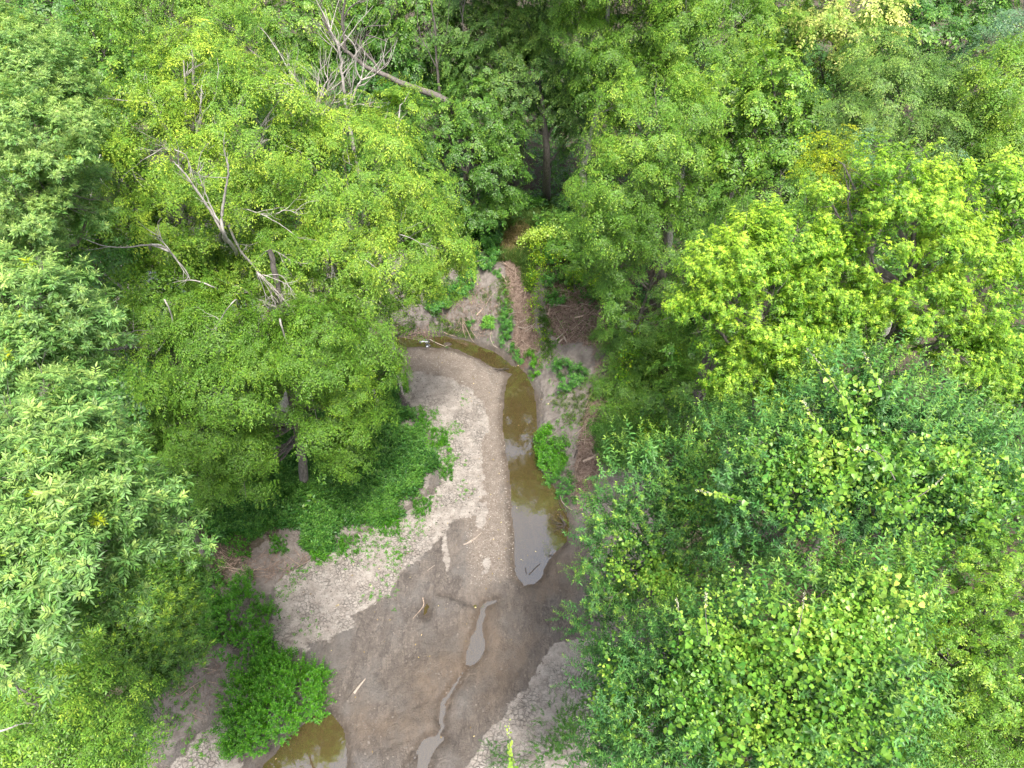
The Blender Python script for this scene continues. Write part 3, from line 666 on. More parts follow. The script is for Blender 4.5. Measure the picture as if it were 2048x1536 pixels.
tree('vine_tangle', 'dark ivy hung trunks and stems inside the black hollow, right of the slim trunk', 'vine', 'broad',
     LY([(1140,330,30,0),(1150,400,28,-1),(1120,440,20,-1),(1130,360,20,0)], 35.5), 'dark', base=tuple(G(1140, 395)[:2]), r0=.2, dens=.8)
# centre right: tall vine covered tree
E1 = [PY(1322, 600, 24.2), PY(1328, 500, 24.0), PY(1330, 400, 23.6), PY(1325, 300, 23.3), PY(1310, 220, 23.2)]
tree('elm_tree', 'tall light green columnar elm right of the eroded bank, narrow with arching yellowish sprays', 'tree', 'maple',
     LY([(1310,190,70,0),(1240,210,50,0),(1380,220,55,0),(1270,270,80,-.5),(1350,290,70,-.5),(1200,300,50,0),(1400,320,50,0),(1240,360,80,-1),(1310,370,50,-1),(1180,370,42,-.3),(1390,390,50,-.3),(1220,440,75,-1),(1290,440,55,-1),(1400,450,45,0)], 24.0),
     'light', base=tuple(G(1325, 665)[:2]), trunk=E1, bark='bark', r0=.2, tint=.05, gap=.34, scm=1.05)
tree('ivy_thicket', 'soft grey green skirt of drooping foliage below the columnar elm, beside its lower trunk', 'shrub', 'fine',
     LY([(1240,520,62,-1),(1190,470,42,-.5),(1280,560,48,-1.5),(1255,600,45,-2),(1380,530,45,0),(1400,600,40,-1),(1275,640,36,-2),(1245,655,30,-2.2),(1370,470,30,0),(1335,490,34,-1),(1322,560,30,-1),(1345,600,26,-.8)], 24.5),
     'mid', base=(5.2, 24.2), r0=.1, tint=.02, dens=1.2, gap=.34)
# right: bright yellow green pair
tree('walnut_tree', 'bright yellow green tree with tufted drooping leaves, left of the bright pair', 'tree', 'walnut',
     LY([(1500,520,85,-.5),(1590,470,80,0),(1440,590,60,-.8),(1540,600,95,-1),(1640,560,85,-.5),(1400,520,26,-.5),(1420,640,40,-1),(1480,680,60,-1.2),(1590,690,80,-1.2),(1660,640,60,-1),(1460,740,50,-1.5),(1540,780,45,-1.6),(1380,610,24,-.7),(1620,760,40,-1.5)], 13.6),
     'walnut', base=tuple(PY(1690, 640, 13.4)[:2]), r0=.2, tint=.05, gap=.31)
tree('walnut_tree', 'bright yellow green tree with tufted drooping leaves, right and taller of the bright pair', 'tree', 'walnut',
     LY([(1770,380,80,0),(1850,350,60,.3),(1700,420,70,0),(1830,450,95,-.5),(1740,500,90,-.8),(1910,500,80,-.5),(1820,580,95,-1),(1930,600,80,-1),(1890,680,80,-1.3),(1790,660,60,-1.2),(1980,690,60,-1.2),(1650,380,38,.3),(1900,410,50,0),(2010,760,40,-1.2),(1690,330,28,.5)], 13.6),
     'walnut', base=tuple(PY(1900, 720, 14.4)[:2]), r0=.24, tint=.05, gap=.31)
tree('walnut_tree', 'yellow green tree at the right edge behind the bright pair, cut by the frame', 'tree', 'walnut_far',
     LY([(2010,430,70,0),(2060,500,90,-.5),(1990,350,45,.5),(2060,380,80,.5),(2080,640,70,-1)], 16), 'walnut', base=(12.5, 16), r0=.2, tint=.0)
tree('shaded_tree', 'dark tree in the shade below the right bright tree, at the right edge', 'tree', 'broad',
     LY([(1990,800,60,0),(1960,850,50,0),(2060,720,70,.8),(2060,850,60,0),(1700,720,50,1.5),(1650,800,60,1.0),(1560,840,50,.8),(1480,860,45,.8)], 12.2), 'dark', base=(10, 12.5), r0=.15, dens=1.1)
# right: the willow and its climbing vine
def vines(lobe_px, mat, label):
    """strings of heart shaped leaves lying over the top of the crown"""
    def f(root, P, N, O, lobes):
        pts, nn = [], []
        hi = np.where(N[:, 2] > .3 * np.linalg.norm(N, axis=1))[0]
        for (u, v, ru, rv_, cnt) in lobe_px:
            # choose crown points seen inside the given part of the crown
            d = P - np.array([0, 0, CH]); q = math.sqrt(.5); dep = q * d[:, 1] - q * d[:, 2]
            pu = 1024 + F * d[:, 0] / dep; pv = 768 - F * (q * d[:, 1] + q * d[:, 2]) / dep
            k = hi[(((pu[hi] - u) / ru) ** 2 + ((pv[hi] - v) / rv_) ** 2) < 1]
            if not len(k): continue
            k = k[vnoise(P[k] / 1.1, 61) > .38]; k = rng.choice(k, min(int(cnt * 9), len(k)), replace=False); pts.append(P[k] + UP * .30 + O[k] * .12 / (np.linalg.norm(O[k], axis=1)[:, None] + .01)); nn.append(N[k])
        if not pts: return
        p = np.concatenate(pts); n = np.concatenate(nn) + UP * .8
        vo_ = crown_mesh('climbing_vine', [instance(TP['vine'], p, n, rng.normal(size=p.shape), (.42 + .45 * rng.random(len(p)) ** 2), (vnoise(p / .7, 3) - .52) * .9)], M[mat], None)
        tag(vo_, label, 'vine', 'pale climbing vines over the cherry trees')
    return f
def shoots_up(root, P, N, O, frac, mat):
    k = np.where((P[:, 2] > np.quantile(P[:, 2], .5)) & (rng.random(len(P)) < frac))[0]
    p = P[k] + UP * .28; n = UP * 1.2 + O[k] * .5 + rng.normal(size=p.shape) * .15
    crown_mesh('shoot_leaves', [instance(TP['willow'], p, n, rng.normal(size=p.shape), .85 + .5 * rng.random(len(k)), np.full(len(k), .22))], M[mat], root)
def willow_extra(v1, frac=.10):
    def f(root, P, N, O, lobes):
        shoots_up(root, P, N, O, frac, 'willow'); v1(root, P, N, O, lobes)
    return f
tree('cherry_tree', 'tallest dark bluish green tree with narrow curled leaves and upright shoots, right side', 'tree', 'willow',
     LY([(1720,800,80,0),(1630,830,70,0),(1810,830,80,0),(1560,900,75,-.4),(1680,900,90,-.5),(1790,930,95,-.5),(1900,900,75,-.3),(1880,820,50,.2),(1960,960,70,-.4),(1480,930,60,-.4),(1600,1000,90,-1),(1730,1030,95,-1),(1850,1030,80,-1),(1500,1030,70,-1),
         (1960,1060,80,-1),(1640,740,35,.3),(1750,740,30,.4),(2040,980,70,-.4)], 8.0),
     'willow', base=(6.5, 9.5), r0=.28, gap=.27,
     extra=willow_extra(vines([(1690,830,50,110,45),(1620,990,90,90,50),(1760,960,130,60,30),(1880,1020,150,120,70),(1560,920,80,50,18)], 'vine', 'strings of pale heart shaped vine leaves over the tallest dark bluish tree')))
tree('cherry_tree', 'dark bluish green boughs overhanging the end of the still pool on its right side', 'tree', 'willow',
     LY([(1270,960,62,0),(1340,920,55,.3),(1400,960,70,0),(1230,1030,55,-.2),(1310,1050,80,-.5),(1410,1080,80,-.7),(1200,1100,45,-.4),(1280,1150,75,-.9),(1380,1180,85,-1.2),(1480,1120,70,-.9),(1450,860,50,.5),(1190,1190,45,-.9),(1170,1240,36,-1.1),(1240,1260,70,-1.3)], 9.4),
     'willow', base=(4.6, 10.2), r0=.2, gap=.3, tint=.14,
     extra=willow_extra(vines([(1420,1000,60,90,16),(1270,1130,60,50,22),(1330,1200,110,60,60)], 'vine', 'few pale vine leaves on the boughs overhanging the grey pool'), .10))
tree('cherry_tree', 'lower right tree smothered in a pale climbing vine, along the bottom edge', 'tree', 'willow',
     LZ([(1330,1300,80,12.0),(1230,1350,60,11.0),(1430,1290,85,12.8),(1550,1250,90,13.4),(1520,1360,95,13.0),(1400,1400,90,12.3),(1280,1430,80,11.6),(1650,1180,85,13.9),(1660,1310,95,13.6),(1750,1200,85,14),(1620,1440,100,13.0),
         (1480,1480,95,12.6),(1340,1520,95,12.0),(1750,1400,95,13.4),(1730,1510,95,12.9),(1560,1560,95,12.4),(1220,1500,55,10.6),(1860,1180,60,14)]),
     'willow', base=(4.2, 7.0), r0=.22, gap=.26, tint=.08,
     extra=willow_extra(vines([(1500,1250,260,80,200),(1330,1320,120,120,160),(1450,1430,150,130,330),(1620,1420,180,150,380),(1720,1250,110,80,90),(1250,1420,60,90,50)], 'vine', 'thick blanket of pale heart shaped vine leaves in the lower right quarter'), .10))
tree('elm_tree', 'yellow green tree with roundish leaves at the right edge, low in the photo', 'tree', 'broad',
     LZ([(2000,1150,90,14.0),(1930,1220,75,13.6),(2040,1250,95,14.0),(1900,1330,85,13.2),(1990,1350,90,13.4),(1850,1420,70,12.6),(2070,1380,90,13.4)]), 'light', base=(8.4, 6.5), r0=.2, tint=.08, dens=4.6, scm=.42)
tree('boxelder_tree', 'soft fine leaved green tree in the bottom right corner', 'tree', 'fine',
     LZ([(1960,1490,95,12.5),(2050,1470,100,12.8),(1880,1540,80,12.2),(2010,1600,110,12.3)]), 'light', base=(7.5, 4.5), r0=.18, dens=3.0, scm=.65)
tree('understory_tree', 'small dark willow bush at the bottom edge, on pale silt', 'shrub', 'willow',
     LZ([(1125,1440,36,2.0),(1170,1470,50,2.6),(1100,1500,34,1.8),(1160,1380,30,2.4),(1210,1400,40,3),(1000,1510,26,.8),(1160,1530,60,2.6)]), 'dark', r0=.04, scm=.6, dens=1.5)

# behind, right
BK = 'background trees of the creek woodland'
bt = [
 ('hackberry_tree','large rounded grey green tree at upper right, the widest crown of the background','fine','grey',[(1790,190,100,0),(1880,200,90,0),(1700,210,80,0),(1820,270,110,-.7),(1910,280,80,-.5),(1720,290,80,-.7),(1650,270,50,-.3),(1960,260,50,0),(1780,130,70,.5),(1860,330,60,-1)],24,-.02),
 ('flowering_tree','tree tipped with cream coloured flower clusters at the top edge, right of centre','broad','cream',[(1690,60,70,0),(1640,20,60,.5),(1740,100,70,-.5),(1640,120,60,-.5),(1760,30,50,.5),(1700,150,50,-1)],30,.05),
 ('elm_tree','light green feathery tree left of the cream tipped tree, top right','maple','light',[(1460,60,75,0),(1390,80,60,0),(1420,150,65,-1),(1370,30,70,1),(1450,0,70,1)],30,-.02),
 ('hackberry_tree','bluish green tree hung with vine just left of the cream tipped crown','broad','mid',[(1540,60,60,0),(1500,120,50,-.5),(1570,20,60,1),(1480,20,50,1),(1550,120,45,-.5)],32,-.08),
 ('mulberry_tree','yellow green tree between the columnar elm and the wide grey green crown','broad','light',[(1560,190,60,0),(1600,230,55,-.5),(1520,230,50,-.5),(1570,280,60,-1),(1540,130,38,.4),(1480,300,50,-1),(1600,330,50,-1.5)],25,.03),
 ('hackberry_tree','pale green tree right behind the columnar elm','broad','mid',[(1440,230,60,0),(1470,180,45,.5),(1420,300,55,-.5),(1470,360,50,-1),(1430,400,50,-1)],26,.06),
 ('golden_shrub','rounded golden green small tree in front of the wide grey green crown','fine','gold',[(1670,310,42,0),(1640,330,35,0),(1700,335,40,0),(1670,350,45,-.3)],20,.08),
 ('locust_tree','pale blue green tree just above the right bright tree','fine','bluish',[(1770,310,45,0),(1830,310,40,0),(1740,350,30,-.3),(1870,330,35,0)],18.5,.2),
 ('elm_tree','dull green tree with drooping boughs between the columnar elm and the left bright tree','fine','mid',[(1560,400,60,0),(1490,420,55,0),(1620,390,45,.3),(1540,460,55,-.6),(1470,480,50,-.5),(1600,440,45,-.4),(1430,520,45,-1)],19,-.05),
 ('maple_tree','yellow green tree cut by the right edge in the upper quarter of the photo','maple','light',[(2000,170,65,0),(2050,200,80,0),(2030,270,70,-.7),(1960,240,40,0),(2050,110,50,.5)],23,.12),
 ('locust_tree','grey blue tree in the top right corner','fine','bluish',[(2020,60,60,0),(1970,110,50,-.5),(2060,130,60,-.5),(2050,10,60,1),(2030,340,50,-6)],30,-.02),
 ('hackberry_tree','dark green tree between the cream tipped tree and the top right corner','broad','dark',[(1850,60,70,0),(1900,120,60,-.5),(1920,20,60,1),(1820,10,60,1),(1830,120,50,-1),(1960,20,60,1.5)],31,.1),
 ('elm_tree','feathery yellow green tree at the top edge, right of centre','maple','light',[(1190,70,65,0),(1260,60,65,0),(1230,120,60,-.6),(1320,80,60,0),(1300,140,50,-.8),(1150,20,60,1),(1240,0,70,1),(1340,10,60,1),(1180,150,45,-.8),(1200,-70,90,0),(1290,-90,90,0),(1180,-190,100,-.5),(1260,-200,90,-.5),(1070,-290,90,0),(1150,-300,90,0),(1110,-390,90,0),(1200,-370,80,0)],33,-.05),  # highest lobes are unseen above the frame, added for the pool to mirror
 ('elm_tree','dull green tree at the top edge, just left of centre','broad','grey',[(940,50,65,0),(1010,40,60,0),(1070,60,60,0),(960,0,60,1),(1060,0,70,1),(1100,30,50,.5),(980,-90,90,0),(1090,-80,90,0),(1020,-180,100,-1),(1110,-190,90,-1)],38,0),  # upper lobes out of frame, also added to extend the pool's tree reflection
 ('hackberry_tree','dark tree mixed with pale vine behind the bare slender stems, top centre','broad','mid',[(860,60,60,0),(800,50,60,0),(910,120,50,-.5),(850,0,60,1),(770,10,60,1),(900,40,40,0),(920,180,40,-1)],39,-.1),
 ('shaded_tree','very dark tree behind the leaning dead trunk','broad','dark',[(780,90,60,0),(740,130,55,-.5),(800,150,60,-.5),(720,60,50,0),(850,150,50,-.5),(730,200,50,-2),(790,230,45,-2.5),(820,190,40,-2)],39.5,-.02),
 ('maple_tree','mid green tree behind the grey dead snag, top left of centre','broad','mid',[(600,50,70,0),(550,30,70,.5),(620,120,50,-.5),(600,130,60,-1),(690,20,60,3),(560,90,50,0),(640,0,60,3)],37,0),
 ('elm_tree','green tree with pale upright leading shoots, left of the grey snag','shoot','light',[(560,130,55,0),(500,90,60,.5),(520,170,50,-.5),(600,170,45,-.3),(470,60,50,.5)],29,-.05),
 ('maple_tree','light green tree at the top edge, one quarter in from the left','maple','light',[(330,40,75,0),(410,40,70,0),(260,80,65,-.5),(380,100,55,-.8),(300,0,70,1),(430,0,60,1),(220,30,60,.5)],31,-.08),
 ('maple_tree','dull green tree behind the yellow green maple crown, near the top left','broad','mid',[(200,130,65,0),(260,150,50,0),(170,190,55,-.5),(220,220,50,-1),(460,130,40,1),(180,60,50,1),(230,300,50,-2),(180,270,50,-1.5)],27,.0),
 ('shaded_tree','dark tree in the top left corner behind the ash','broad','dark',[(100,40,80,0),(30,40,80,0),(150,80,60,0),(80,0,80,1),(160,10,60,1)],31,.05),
]
for nm, lb, sp, mt, lb_, Y0, tn in bt:
    lbs = LY(lb_, Y0)
    c = np.mean([l[0] for l in lbs], 0)
    tree(nm, lb, 'shrub' if 'shrub' in nm else 'tree', sp, lbs, mt, base=(c[0], Y0 + .3), r0=.22, group=BK, tint=tn + .10, dens=1.0, scm=1.12, gap=.28,
         extra=yellow_tips(.14, 'cream', .8, 'walnut_far') if nm == 'flowering_tree' else None)
# low shaded filling trees seen only through the gaps
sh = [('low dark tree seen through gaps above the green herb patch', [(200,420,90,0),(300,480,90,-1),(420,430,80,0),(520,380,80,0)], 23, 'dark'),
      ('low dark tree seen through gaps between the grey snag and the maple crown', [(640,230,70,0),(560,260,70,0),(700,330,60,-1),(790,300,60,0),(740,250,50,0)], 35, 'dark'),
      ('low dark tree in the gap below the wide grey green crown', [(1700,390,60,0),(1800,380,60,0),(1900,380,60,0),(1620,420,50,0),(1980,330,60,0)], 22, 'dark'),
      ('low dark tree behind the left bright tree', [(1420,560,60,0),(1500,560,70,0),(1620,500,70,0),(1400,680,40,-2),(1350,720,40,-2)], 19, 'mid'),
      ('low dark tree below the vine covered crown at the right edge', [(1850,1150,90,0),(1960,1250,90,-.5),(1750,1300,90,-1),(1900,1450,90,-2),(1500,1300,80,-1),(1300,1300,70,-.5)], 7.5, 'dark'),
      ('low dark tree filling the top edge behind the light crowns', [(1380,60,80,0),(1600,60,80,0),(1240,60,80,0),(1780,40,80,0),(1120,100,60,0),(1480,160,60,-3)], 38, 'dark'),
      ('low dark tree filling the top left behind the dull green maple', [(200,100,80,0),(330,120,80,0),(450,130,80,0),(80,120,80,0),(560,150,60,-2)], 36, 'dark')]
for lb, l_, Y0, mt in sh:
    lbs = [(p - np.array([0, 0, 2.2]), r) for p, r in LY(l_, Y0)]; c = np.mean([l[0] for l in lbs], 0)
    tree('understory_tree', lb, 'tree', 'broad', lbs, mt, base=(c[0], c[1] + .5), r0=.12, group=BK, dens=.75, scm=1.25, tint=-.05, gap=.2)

# ------------------------------------------------------------------ shrubs and plants on the banks
def plant(name, label, cat, lob, tp, mat, dens=6, per=3, sc=1.0, rt=.22, tint=0.0, group=None, h=.7, stems='bark', lift=0.0, gap=.2, flat=.8, six=None):
    lobes = []
    for (u, v, r) in lob:
        g = G(u, v + r * .35); rm = r * scale_at(g, u, v); lobes.append((g + np.array([0, 0, rm * h + lift]), rm))
    c = np.mean([l[0] for l in lobes], 0); bz = float(hgt(c[0], c[1])[0]) - .03
    root = empty(name, (c[0], c[1], bz)); tag(root, label, cat, group)
    for (q, r) in lobes:
        for _ in range(2):
            w = Wood()
            e = q + rv(r * .5); e[2] = q[2] + r * .3; b = np.array([*(q[:2] * .8 + c[:2] * .2 + rv(.05)[:2]), 0]); b[2] = float(hgt(b[0], b[1])[0]) - .03
            w.limb([b, (b + e) / 2 + rv(.04), e], .012 + r * .012, .004, .05, 5, 3); w.build('stem', M[stems], root, root.location)
    P, N, O, Hh = tufts_on(lobes, c, dens, per, rt, .6, int(abs(c[0] * 31 + c[1] * 17)) % 97, gap=gap, flat=flat)
    k = P[:, 2] > hgt(P[:, 0], P[:, 1]) + .02; P, N, O, Hh = P[k], N[k], O[k], Hh[k]
    crown_mesh('foliage', [instance(TP[tp], P, N, rng.normal(size=P.shape), sc * (.75 + .5 * rng.random(len(P))), tint + Hh * .1 + (vnoise(P / .5, 4) - .5) * .3)], M[mat], root)
    return root
BG = 'bushes and weeds on the creek banks'
plant('bush', 'round leafy green bush at bottom left, beside the brown pool', 'shrub', [(500,1400,45),(560,1370,50),(610,1370,42),(560,1430,55),(500,1450,45),(620,1410,32),(480,1490,24),(570,1340,34),(630,1350,22)], 'bush', 'bush', 15, 5, .8, .2, .12, BG, 1.0, gap=.34)
plant('bush', 'taller green bush on the bare bank, up and left of the round one', 'shrub', [(440,1190,38),(500,1180,26),(480,1230,50),(530,1240,26),(450,1240,35),(510,1290,38),(470,1290,34),(530,1210,20),(520,1330,22)], 'bush', 'bush', 13, 5, .75, .2, .1, BG, 1.0, gap=.36)
plant('nettle_clump', 'mounded dark green leafy clump on grey mud, right of the upper pool', 'plant', [(1130,745,24),(1155,750,20),(1140,765,22),(1125,730,14)], 'herb', 'weed', 16, 4, .7, .16, .05, BG, .7)
plant('dock_plant', 'single bright green plant with broad leaves on the eroded bank', 'plant', [(978,640,12)], 'weed', 'weed', 26, 3, .95, .12, .35, BG, .4, gap=0)
plant('nettle_clump', 'tall narrow green clump left of the reddish twig chute', 'plant', [(1008,620,9),(1010,640,13),(1012,660,14),(1010,680,12),(1013,655,12)], 'herb', 'weed', 22, 4, .62, .14, .1, BG, .8, gap=.05)
plant('nettle_clump', 'pair of small green clumps just above the bend of the pool', 'plant', [(1030,705,11),(1040,718,8),(1026,695,8)], 'herb', 'weed', 24, 4, .55, .12, .12, BG, .7, gap=.05)
plant('nettle_clump', 'green and yellow weeds at the top corner of the pool', 'plant', [(1060,712,12),(1072,728,12),(1068,748,9),(1078,740,10),(1062,757,7)], 'herb', 'bush', 20, 3, .6, .12, .3, BG, .6, gap=.1)
plant('nettle_clump', 'leafy green clump hanging over the right edge of the brown pool', 'plant', [(1095,862,13),(1090,885,20),(1112,890,18),(1095,910,22),(1115,920,18),(1085,925,12),(1100,940,14)], 'herb', 'bush', 16, 4, .8, .18, .15, BG, .7, gap=.1)
plant('nettle_clump', 'duller weed clump at the waterline where the pool turns grey', 'plant', [(1128,955,16),(1135,975,18),(1120,990,12),(1140,1000,12),(1105,962,12)], 'herb', 'weed', 14, 3, .6, .15, .0, BG, .6)
plant('bush', 'green shrubs at the lip of the eroded bank, beside the maple boughs', 'shrub', [(965,500,22),(985,480,20),(960,530,22),(940,550,20),(925,575,18),(985,510,16),(895,590,26),(870,610,20)], 'herb', 'weed', 14, 4, .9, .2, .08, BG, .7)
plant('weed', 'small green weed beside the dead roots above the thin stream', 'plant', [(940,645,9)], 'herb', 'weed', 24, 4, .5, .1, .05, BG, .5, gap=0)
plant('weed', 'tiny light green weed at the head of the twig chute', 'plant', [(994,545,9),(998,552,6)], 'herb', 'weed', 24, 4, .55, .1, .2, BG, .5, gap=0)
plant('weed', 'low yellowish green weeds between the two muddy gullies', 'plant', [(1010,590,15),(1005,575,10),(1018,605,12),(1022,620,8)], 'herb', 'bush', 12, 2, .5, .15, .3, BG, .3)
plant('creeping_vine', 'yellow green vine curtain hanging down the bank right of the twig chute', 'vine', [(1062,500,18),(1075,530,20),(1070,560,18),(1074,590,16),(1072,612,14),(1085,500,20),(1068,635,9),(1088,545,14),(1080,665,8),(1086,690,8),(1094,715,8)], 'vine_small', 'vine_gold', 9, 3, .62, .24, .18, BG, .5, gap=.12)
plant('creeping_vine', 'bright yellow green vine patch at the edge of the tan grass', 'vine', [(1070,484,14),(1095,482,15),(1120,486,14),(1050,492,9)], 'vine_small', 'vine', 18, 3, .85, .16, .5, BG, .6, gap=.15, lift=.3)
plant('bush', 'dense mid green shrubs on the right shoulder of the eroded bank', 'shrub', [(1150,470,30),(1130,510,32),(1185,530,36),(1150,550,24),(1215,580,30),(1200,500,32),(1110,450,26)], 'broad', 'mid', 9, 3, .75, .24, .0, BG, .8)
plant('creeping_vine', 'yellowish vine trailing over the shrubs on the bank shoulder', 'vine', [(1130,540,14),(1150,585,16),(1190,590,12),(1105,540,10)], 'vine_small', 'vine_gold', 12, 2.5, .8, .2, .15, BG, 1.6, gap=.2, lift=.5)
plant('bush', 'mid green weeds at the foot of the dark trees, left of the grass slope', 'shrub', [(930,430,24),(960,445,22),(1000,425,20),(1040,405,22),(985,400,20),(1070,410,16),(945,470,18)], 'herb', 'bush', 11, 4, 1.0, .22, .15, BG, .8)
plant('bush', 'dark leafy brambles spilling down beside the vine curtain', 'shrub', [(1095,520,18),(1100,560,18),(1098,600,14),(1115,600,14),(1110,500,18)], 'herb', 'weed', 12, 3, .85, .2, .1, BG, .7)
SH = 'shrubs along the right bank'
plant('willow_shrub', 'grey green feathery shrub right of the pool, highest on the bank', 'shrub', [(1240,700,34),(1290,700,36),(1215,735,22),(1260,740,36),(1320,710,30),(1200,670,14)], 'maple', 'mid', 8, 4, .95, .28, .02, SH, .9)
plant('willow_shrub', 'drooping green shrub with yellow vine flecks, in the middle of the right bank', 'shrub', [(1210,780,24),(1250,790,36),(1300,780,36),(1230,830,28),(1280,830,36),(1190,760,12)], 'maple', 'mid', 8, 4, .9, .28, .05, SH, .9)
plant('willow_shrub', 'shaded finely leaved shrub above the reddish driftwood log', 'shrub', [(1215,880,26),(1245,870,26),(1225,915,22),(1270,900,30),(1300,880,30),(1205,855,16)], 'fine', 'dark', 10, 4, 1.0, .26, .2, SH, .9)
plant('creeping_vine', 'yellow flecked vine over the shrubs of the right bank', 'vine', [(1250,765,16),(1270,690,16),(1320,690,16),(1240,800,14),(1290,890,18),(1340,760,16),(1300,930,14)], 'vine_small', 'vine_gold', 8, 2.5, .9, .22, .1, SH, 1.8, gap=.3, lift=.9)
plant('willow_shrub', 'light green shrub beneath the left bright yellow green tree', 'shrub', [(1350,700,40),(1380,740,44),(1350,790,40),(1430,750,40),(1400,800,44),(1460,800,40),(1340,840,32),(1410,850,32)], 'maple', 'light', 7, 4, 1.0, .3, -.02, SH, 1.2)
plant('grass_tussock', 'low grey green weeds on the right bank above the pool', 'plant', [(1130,815,12),(1150,830,10),(1110,805,8),(1180,800,12),(1190,815,12),(1165,845,7)], 'herb', 'grass', 10, 2, .5, .12, .3, BG, .3)
plant('bush', 'dark shrub on the left bare bank, beside the leaning trunk', 'shrub', [(340,1090,24),(350,1140,20),(350,1180,24),(440,1050,20)], 'herb', 'herb', 12, 3, .9, .2, .1, BG, .6)
plant('bush', 'ragged low shrub between the bottom left tree and the pale silt', 'shrub', [(290,1310,22),(330,1330,18),(280,1440,28),(270,1490,24),(300,1380,14)], 'herb', 'herb', 10, 3, .8, .2, .15, BG, .5)

# ------------------------------------------------------------------ things nobody could count
def in_poly(x, y, poly): return sd_poly(x, y, poly) < 0
def gpoly(pts): return [G(u, v)[:2] for u, v in pts]
def scatter(poly, n, f=None):
    P = np.array(poly); lo, hi = P.min(0), P.max(0); x = lo[0] + rng.random(n * 3) * (hi[0] - lo[0]); y = lo[1] + rng.random(n * 3) * (hi[1] - lo[1])
    k = in_poly(x, y, poly); x, y = x[k][:n], y[k][:n]
    if f is not None: k = f(x, y); x, y = x[k], y[k]
    return np.stack([x, y, hgt(x, y)], -1)
def zval(A, x, y):
    i = np.clip(np.searchsorted(xs, x), 0, len(xs) - 1); j = np.clip(np.searchsorted(ys, y), 0, len(ys) - 1); return A[j, i]
def cover(name, label, P, tp, mat, sc, lift, tint=0.0, tilt=.3):
    P = P + np.array([0, 0, 1.]) * (lift * rng.random(len(P)))[:, None]
    o = crown_mesh(name, [instance(TP[tp], P, UP + rng.normal(size=P.shape) * tilt, rng.normal(size=P.shape), sc * (.6 + .8 * rng.random(len(P))), tint + (vnoise(P / .8, 8) - .5) * .5)], M[mat], None)
    return tag(o, label, 'plants', None, 'stuff')
HP = gpoly([(360,900),(620,860),(745,760),(795,795),(850,862),(890,925),(868,990),(800,1040),(700,1086),(650,1112),(600,1100),(520,1082),(450,1092),(400,1050),(350,1000)])
HPx = scatter(HP, 21000, lambda x, y: vnoise(np.stack([x / .7, y / .7, 0 * x], -1), 90) < .35 + .6 * ss(-sd_poly(x, y, HP), 0, 1.2))
cover('herb_patch', 'dense low dark green herbs covering the left bank beside the gravel bar', HPx, 'herb', 'herb', .95, .8, .2)
HPe = np.concatenate([scatter(gpoly([(u - r_, v - r_), (u + r_, v - r_), (u + r_, v + r_), (u - r_, v + r_)]), n_) for u, v, r_, n_ in ((880,880,16,120),(893,950,14,90),(845,1020,18,120),(780,1055,20,140),(700,1095,20,130),(640,1110,18,110),(560,1095,18,100),(480,1095,22,120),(845,850,12,80),(800,770,16,100),(770,740,14,80))])
cover('ragged_herbs', 'ragged clumps of herbs and weeds along the edge of the dense herb patch', HPe, 'bush', 'bush', .5, .35, .1)
HP2 = gpoly([(735,725),(800,735),(830,800),(870,850),(905,900),(900,950),(850,900),(800,830),(750,780)])
cover('low_weeds', 'thin scattering of young weeds along the edge of the herb patch', scatter(HP2, 1100, lambda x, y: vnoise(np.stack([x / .5, y / .5, 0 * x], -1), 91) > .52), 'herb', 'bush', .6, .15, .1)
fw = scatter([(-30, 5), (28, 5), (34, 60), (-40, 60)], 30000, lambda x, y: (zval(zfor, x, y) > .35) & (vnoise(np.stack([x / 1.5, y / 1.5, 0 * x], -1), 92) > .3))
cover('undergrowth', 'shaded leafy undergrowth on the forest floor', fw, 'herb', 'dark', 1.9, .9, .0)
spots = [(850,835,30,60),(890,870,22,50),(910,850,14,20),(930,800,16,10),(760,1085,55,150),(740,1060,40,90),(790,1120,28,60),(820,1050,40,60),(870,890,20,50),(900,920,20,50),(590,1150,30,40),(650,1120,20,40),(575,1180,25,25),(700,1040,30,40),
         (860,1000,25,30),(930,980,18,16),(840,900,20,40),(675,1110,20,30),(620,1250,40,18),(730,1190,14,10),(780,1170,40,20),(440,1170,35,50),(395,1200,30,40),(330,1400,60,90),(380,1380,50,60),(360,1450,50,50),(400,1500,40,25),(290,1500,40,50),(1000,640,30,30),(930,620,35,25),(1130,850,40,60),(1160,880,30,30),
         (1110,800,25,20),(880,660,40,30),(930,680,15,18),(1110,660,30,60),(1100,700,20,60),(1130,690,40,40),(1150,640,40,60),(1190,650,30,40),(1090,640,10,50),(920,860,12,14),(870,830,10,25),(800,760,14,30),(780,740,22,60),(1100,770,10,6)]
sp_ = []
for (u, v, r, n) in spots:
    g = G(u, v); rm = r * scale_at(g, u, v); q = rng.normal(size=(n, 2)) * rm * .55 + g[:2]; sp_.append(np.stack([q[:, 0], q[:, 1], hgt(q[:, 0], q[:, 1])], -1))
sp_ = np.concatenate(sp_); sp_ = sp_[sp_[:, 2] > .03]
cover('seedlings', 'sparse green seedlings scattered over the pale silt and bare banks', sp_, 'herb', 'bush', .55, .06, .12)
gp = gpoly([(945,415),(1120,400),(1140,470),(1120,500),(1075,520),(1062,600),(1040,540),(1000,525),(945,470)])
cover('dry_grass', 'tan dry grass on the crest of the eroded bank', scatter(gp, 3600, lambda x, y: (zval(ztan, x, y) > .25)), 'grass', 'straw', .9, .0, .1, .6)
cover('green_grass', 'dark green grass sloping down from the black hollow', scatter(gp, 7000, lambda x, y: (zval(ztan, x, y) < .5)), 'grass', 'grass', 1.1, .0, .15, .35)
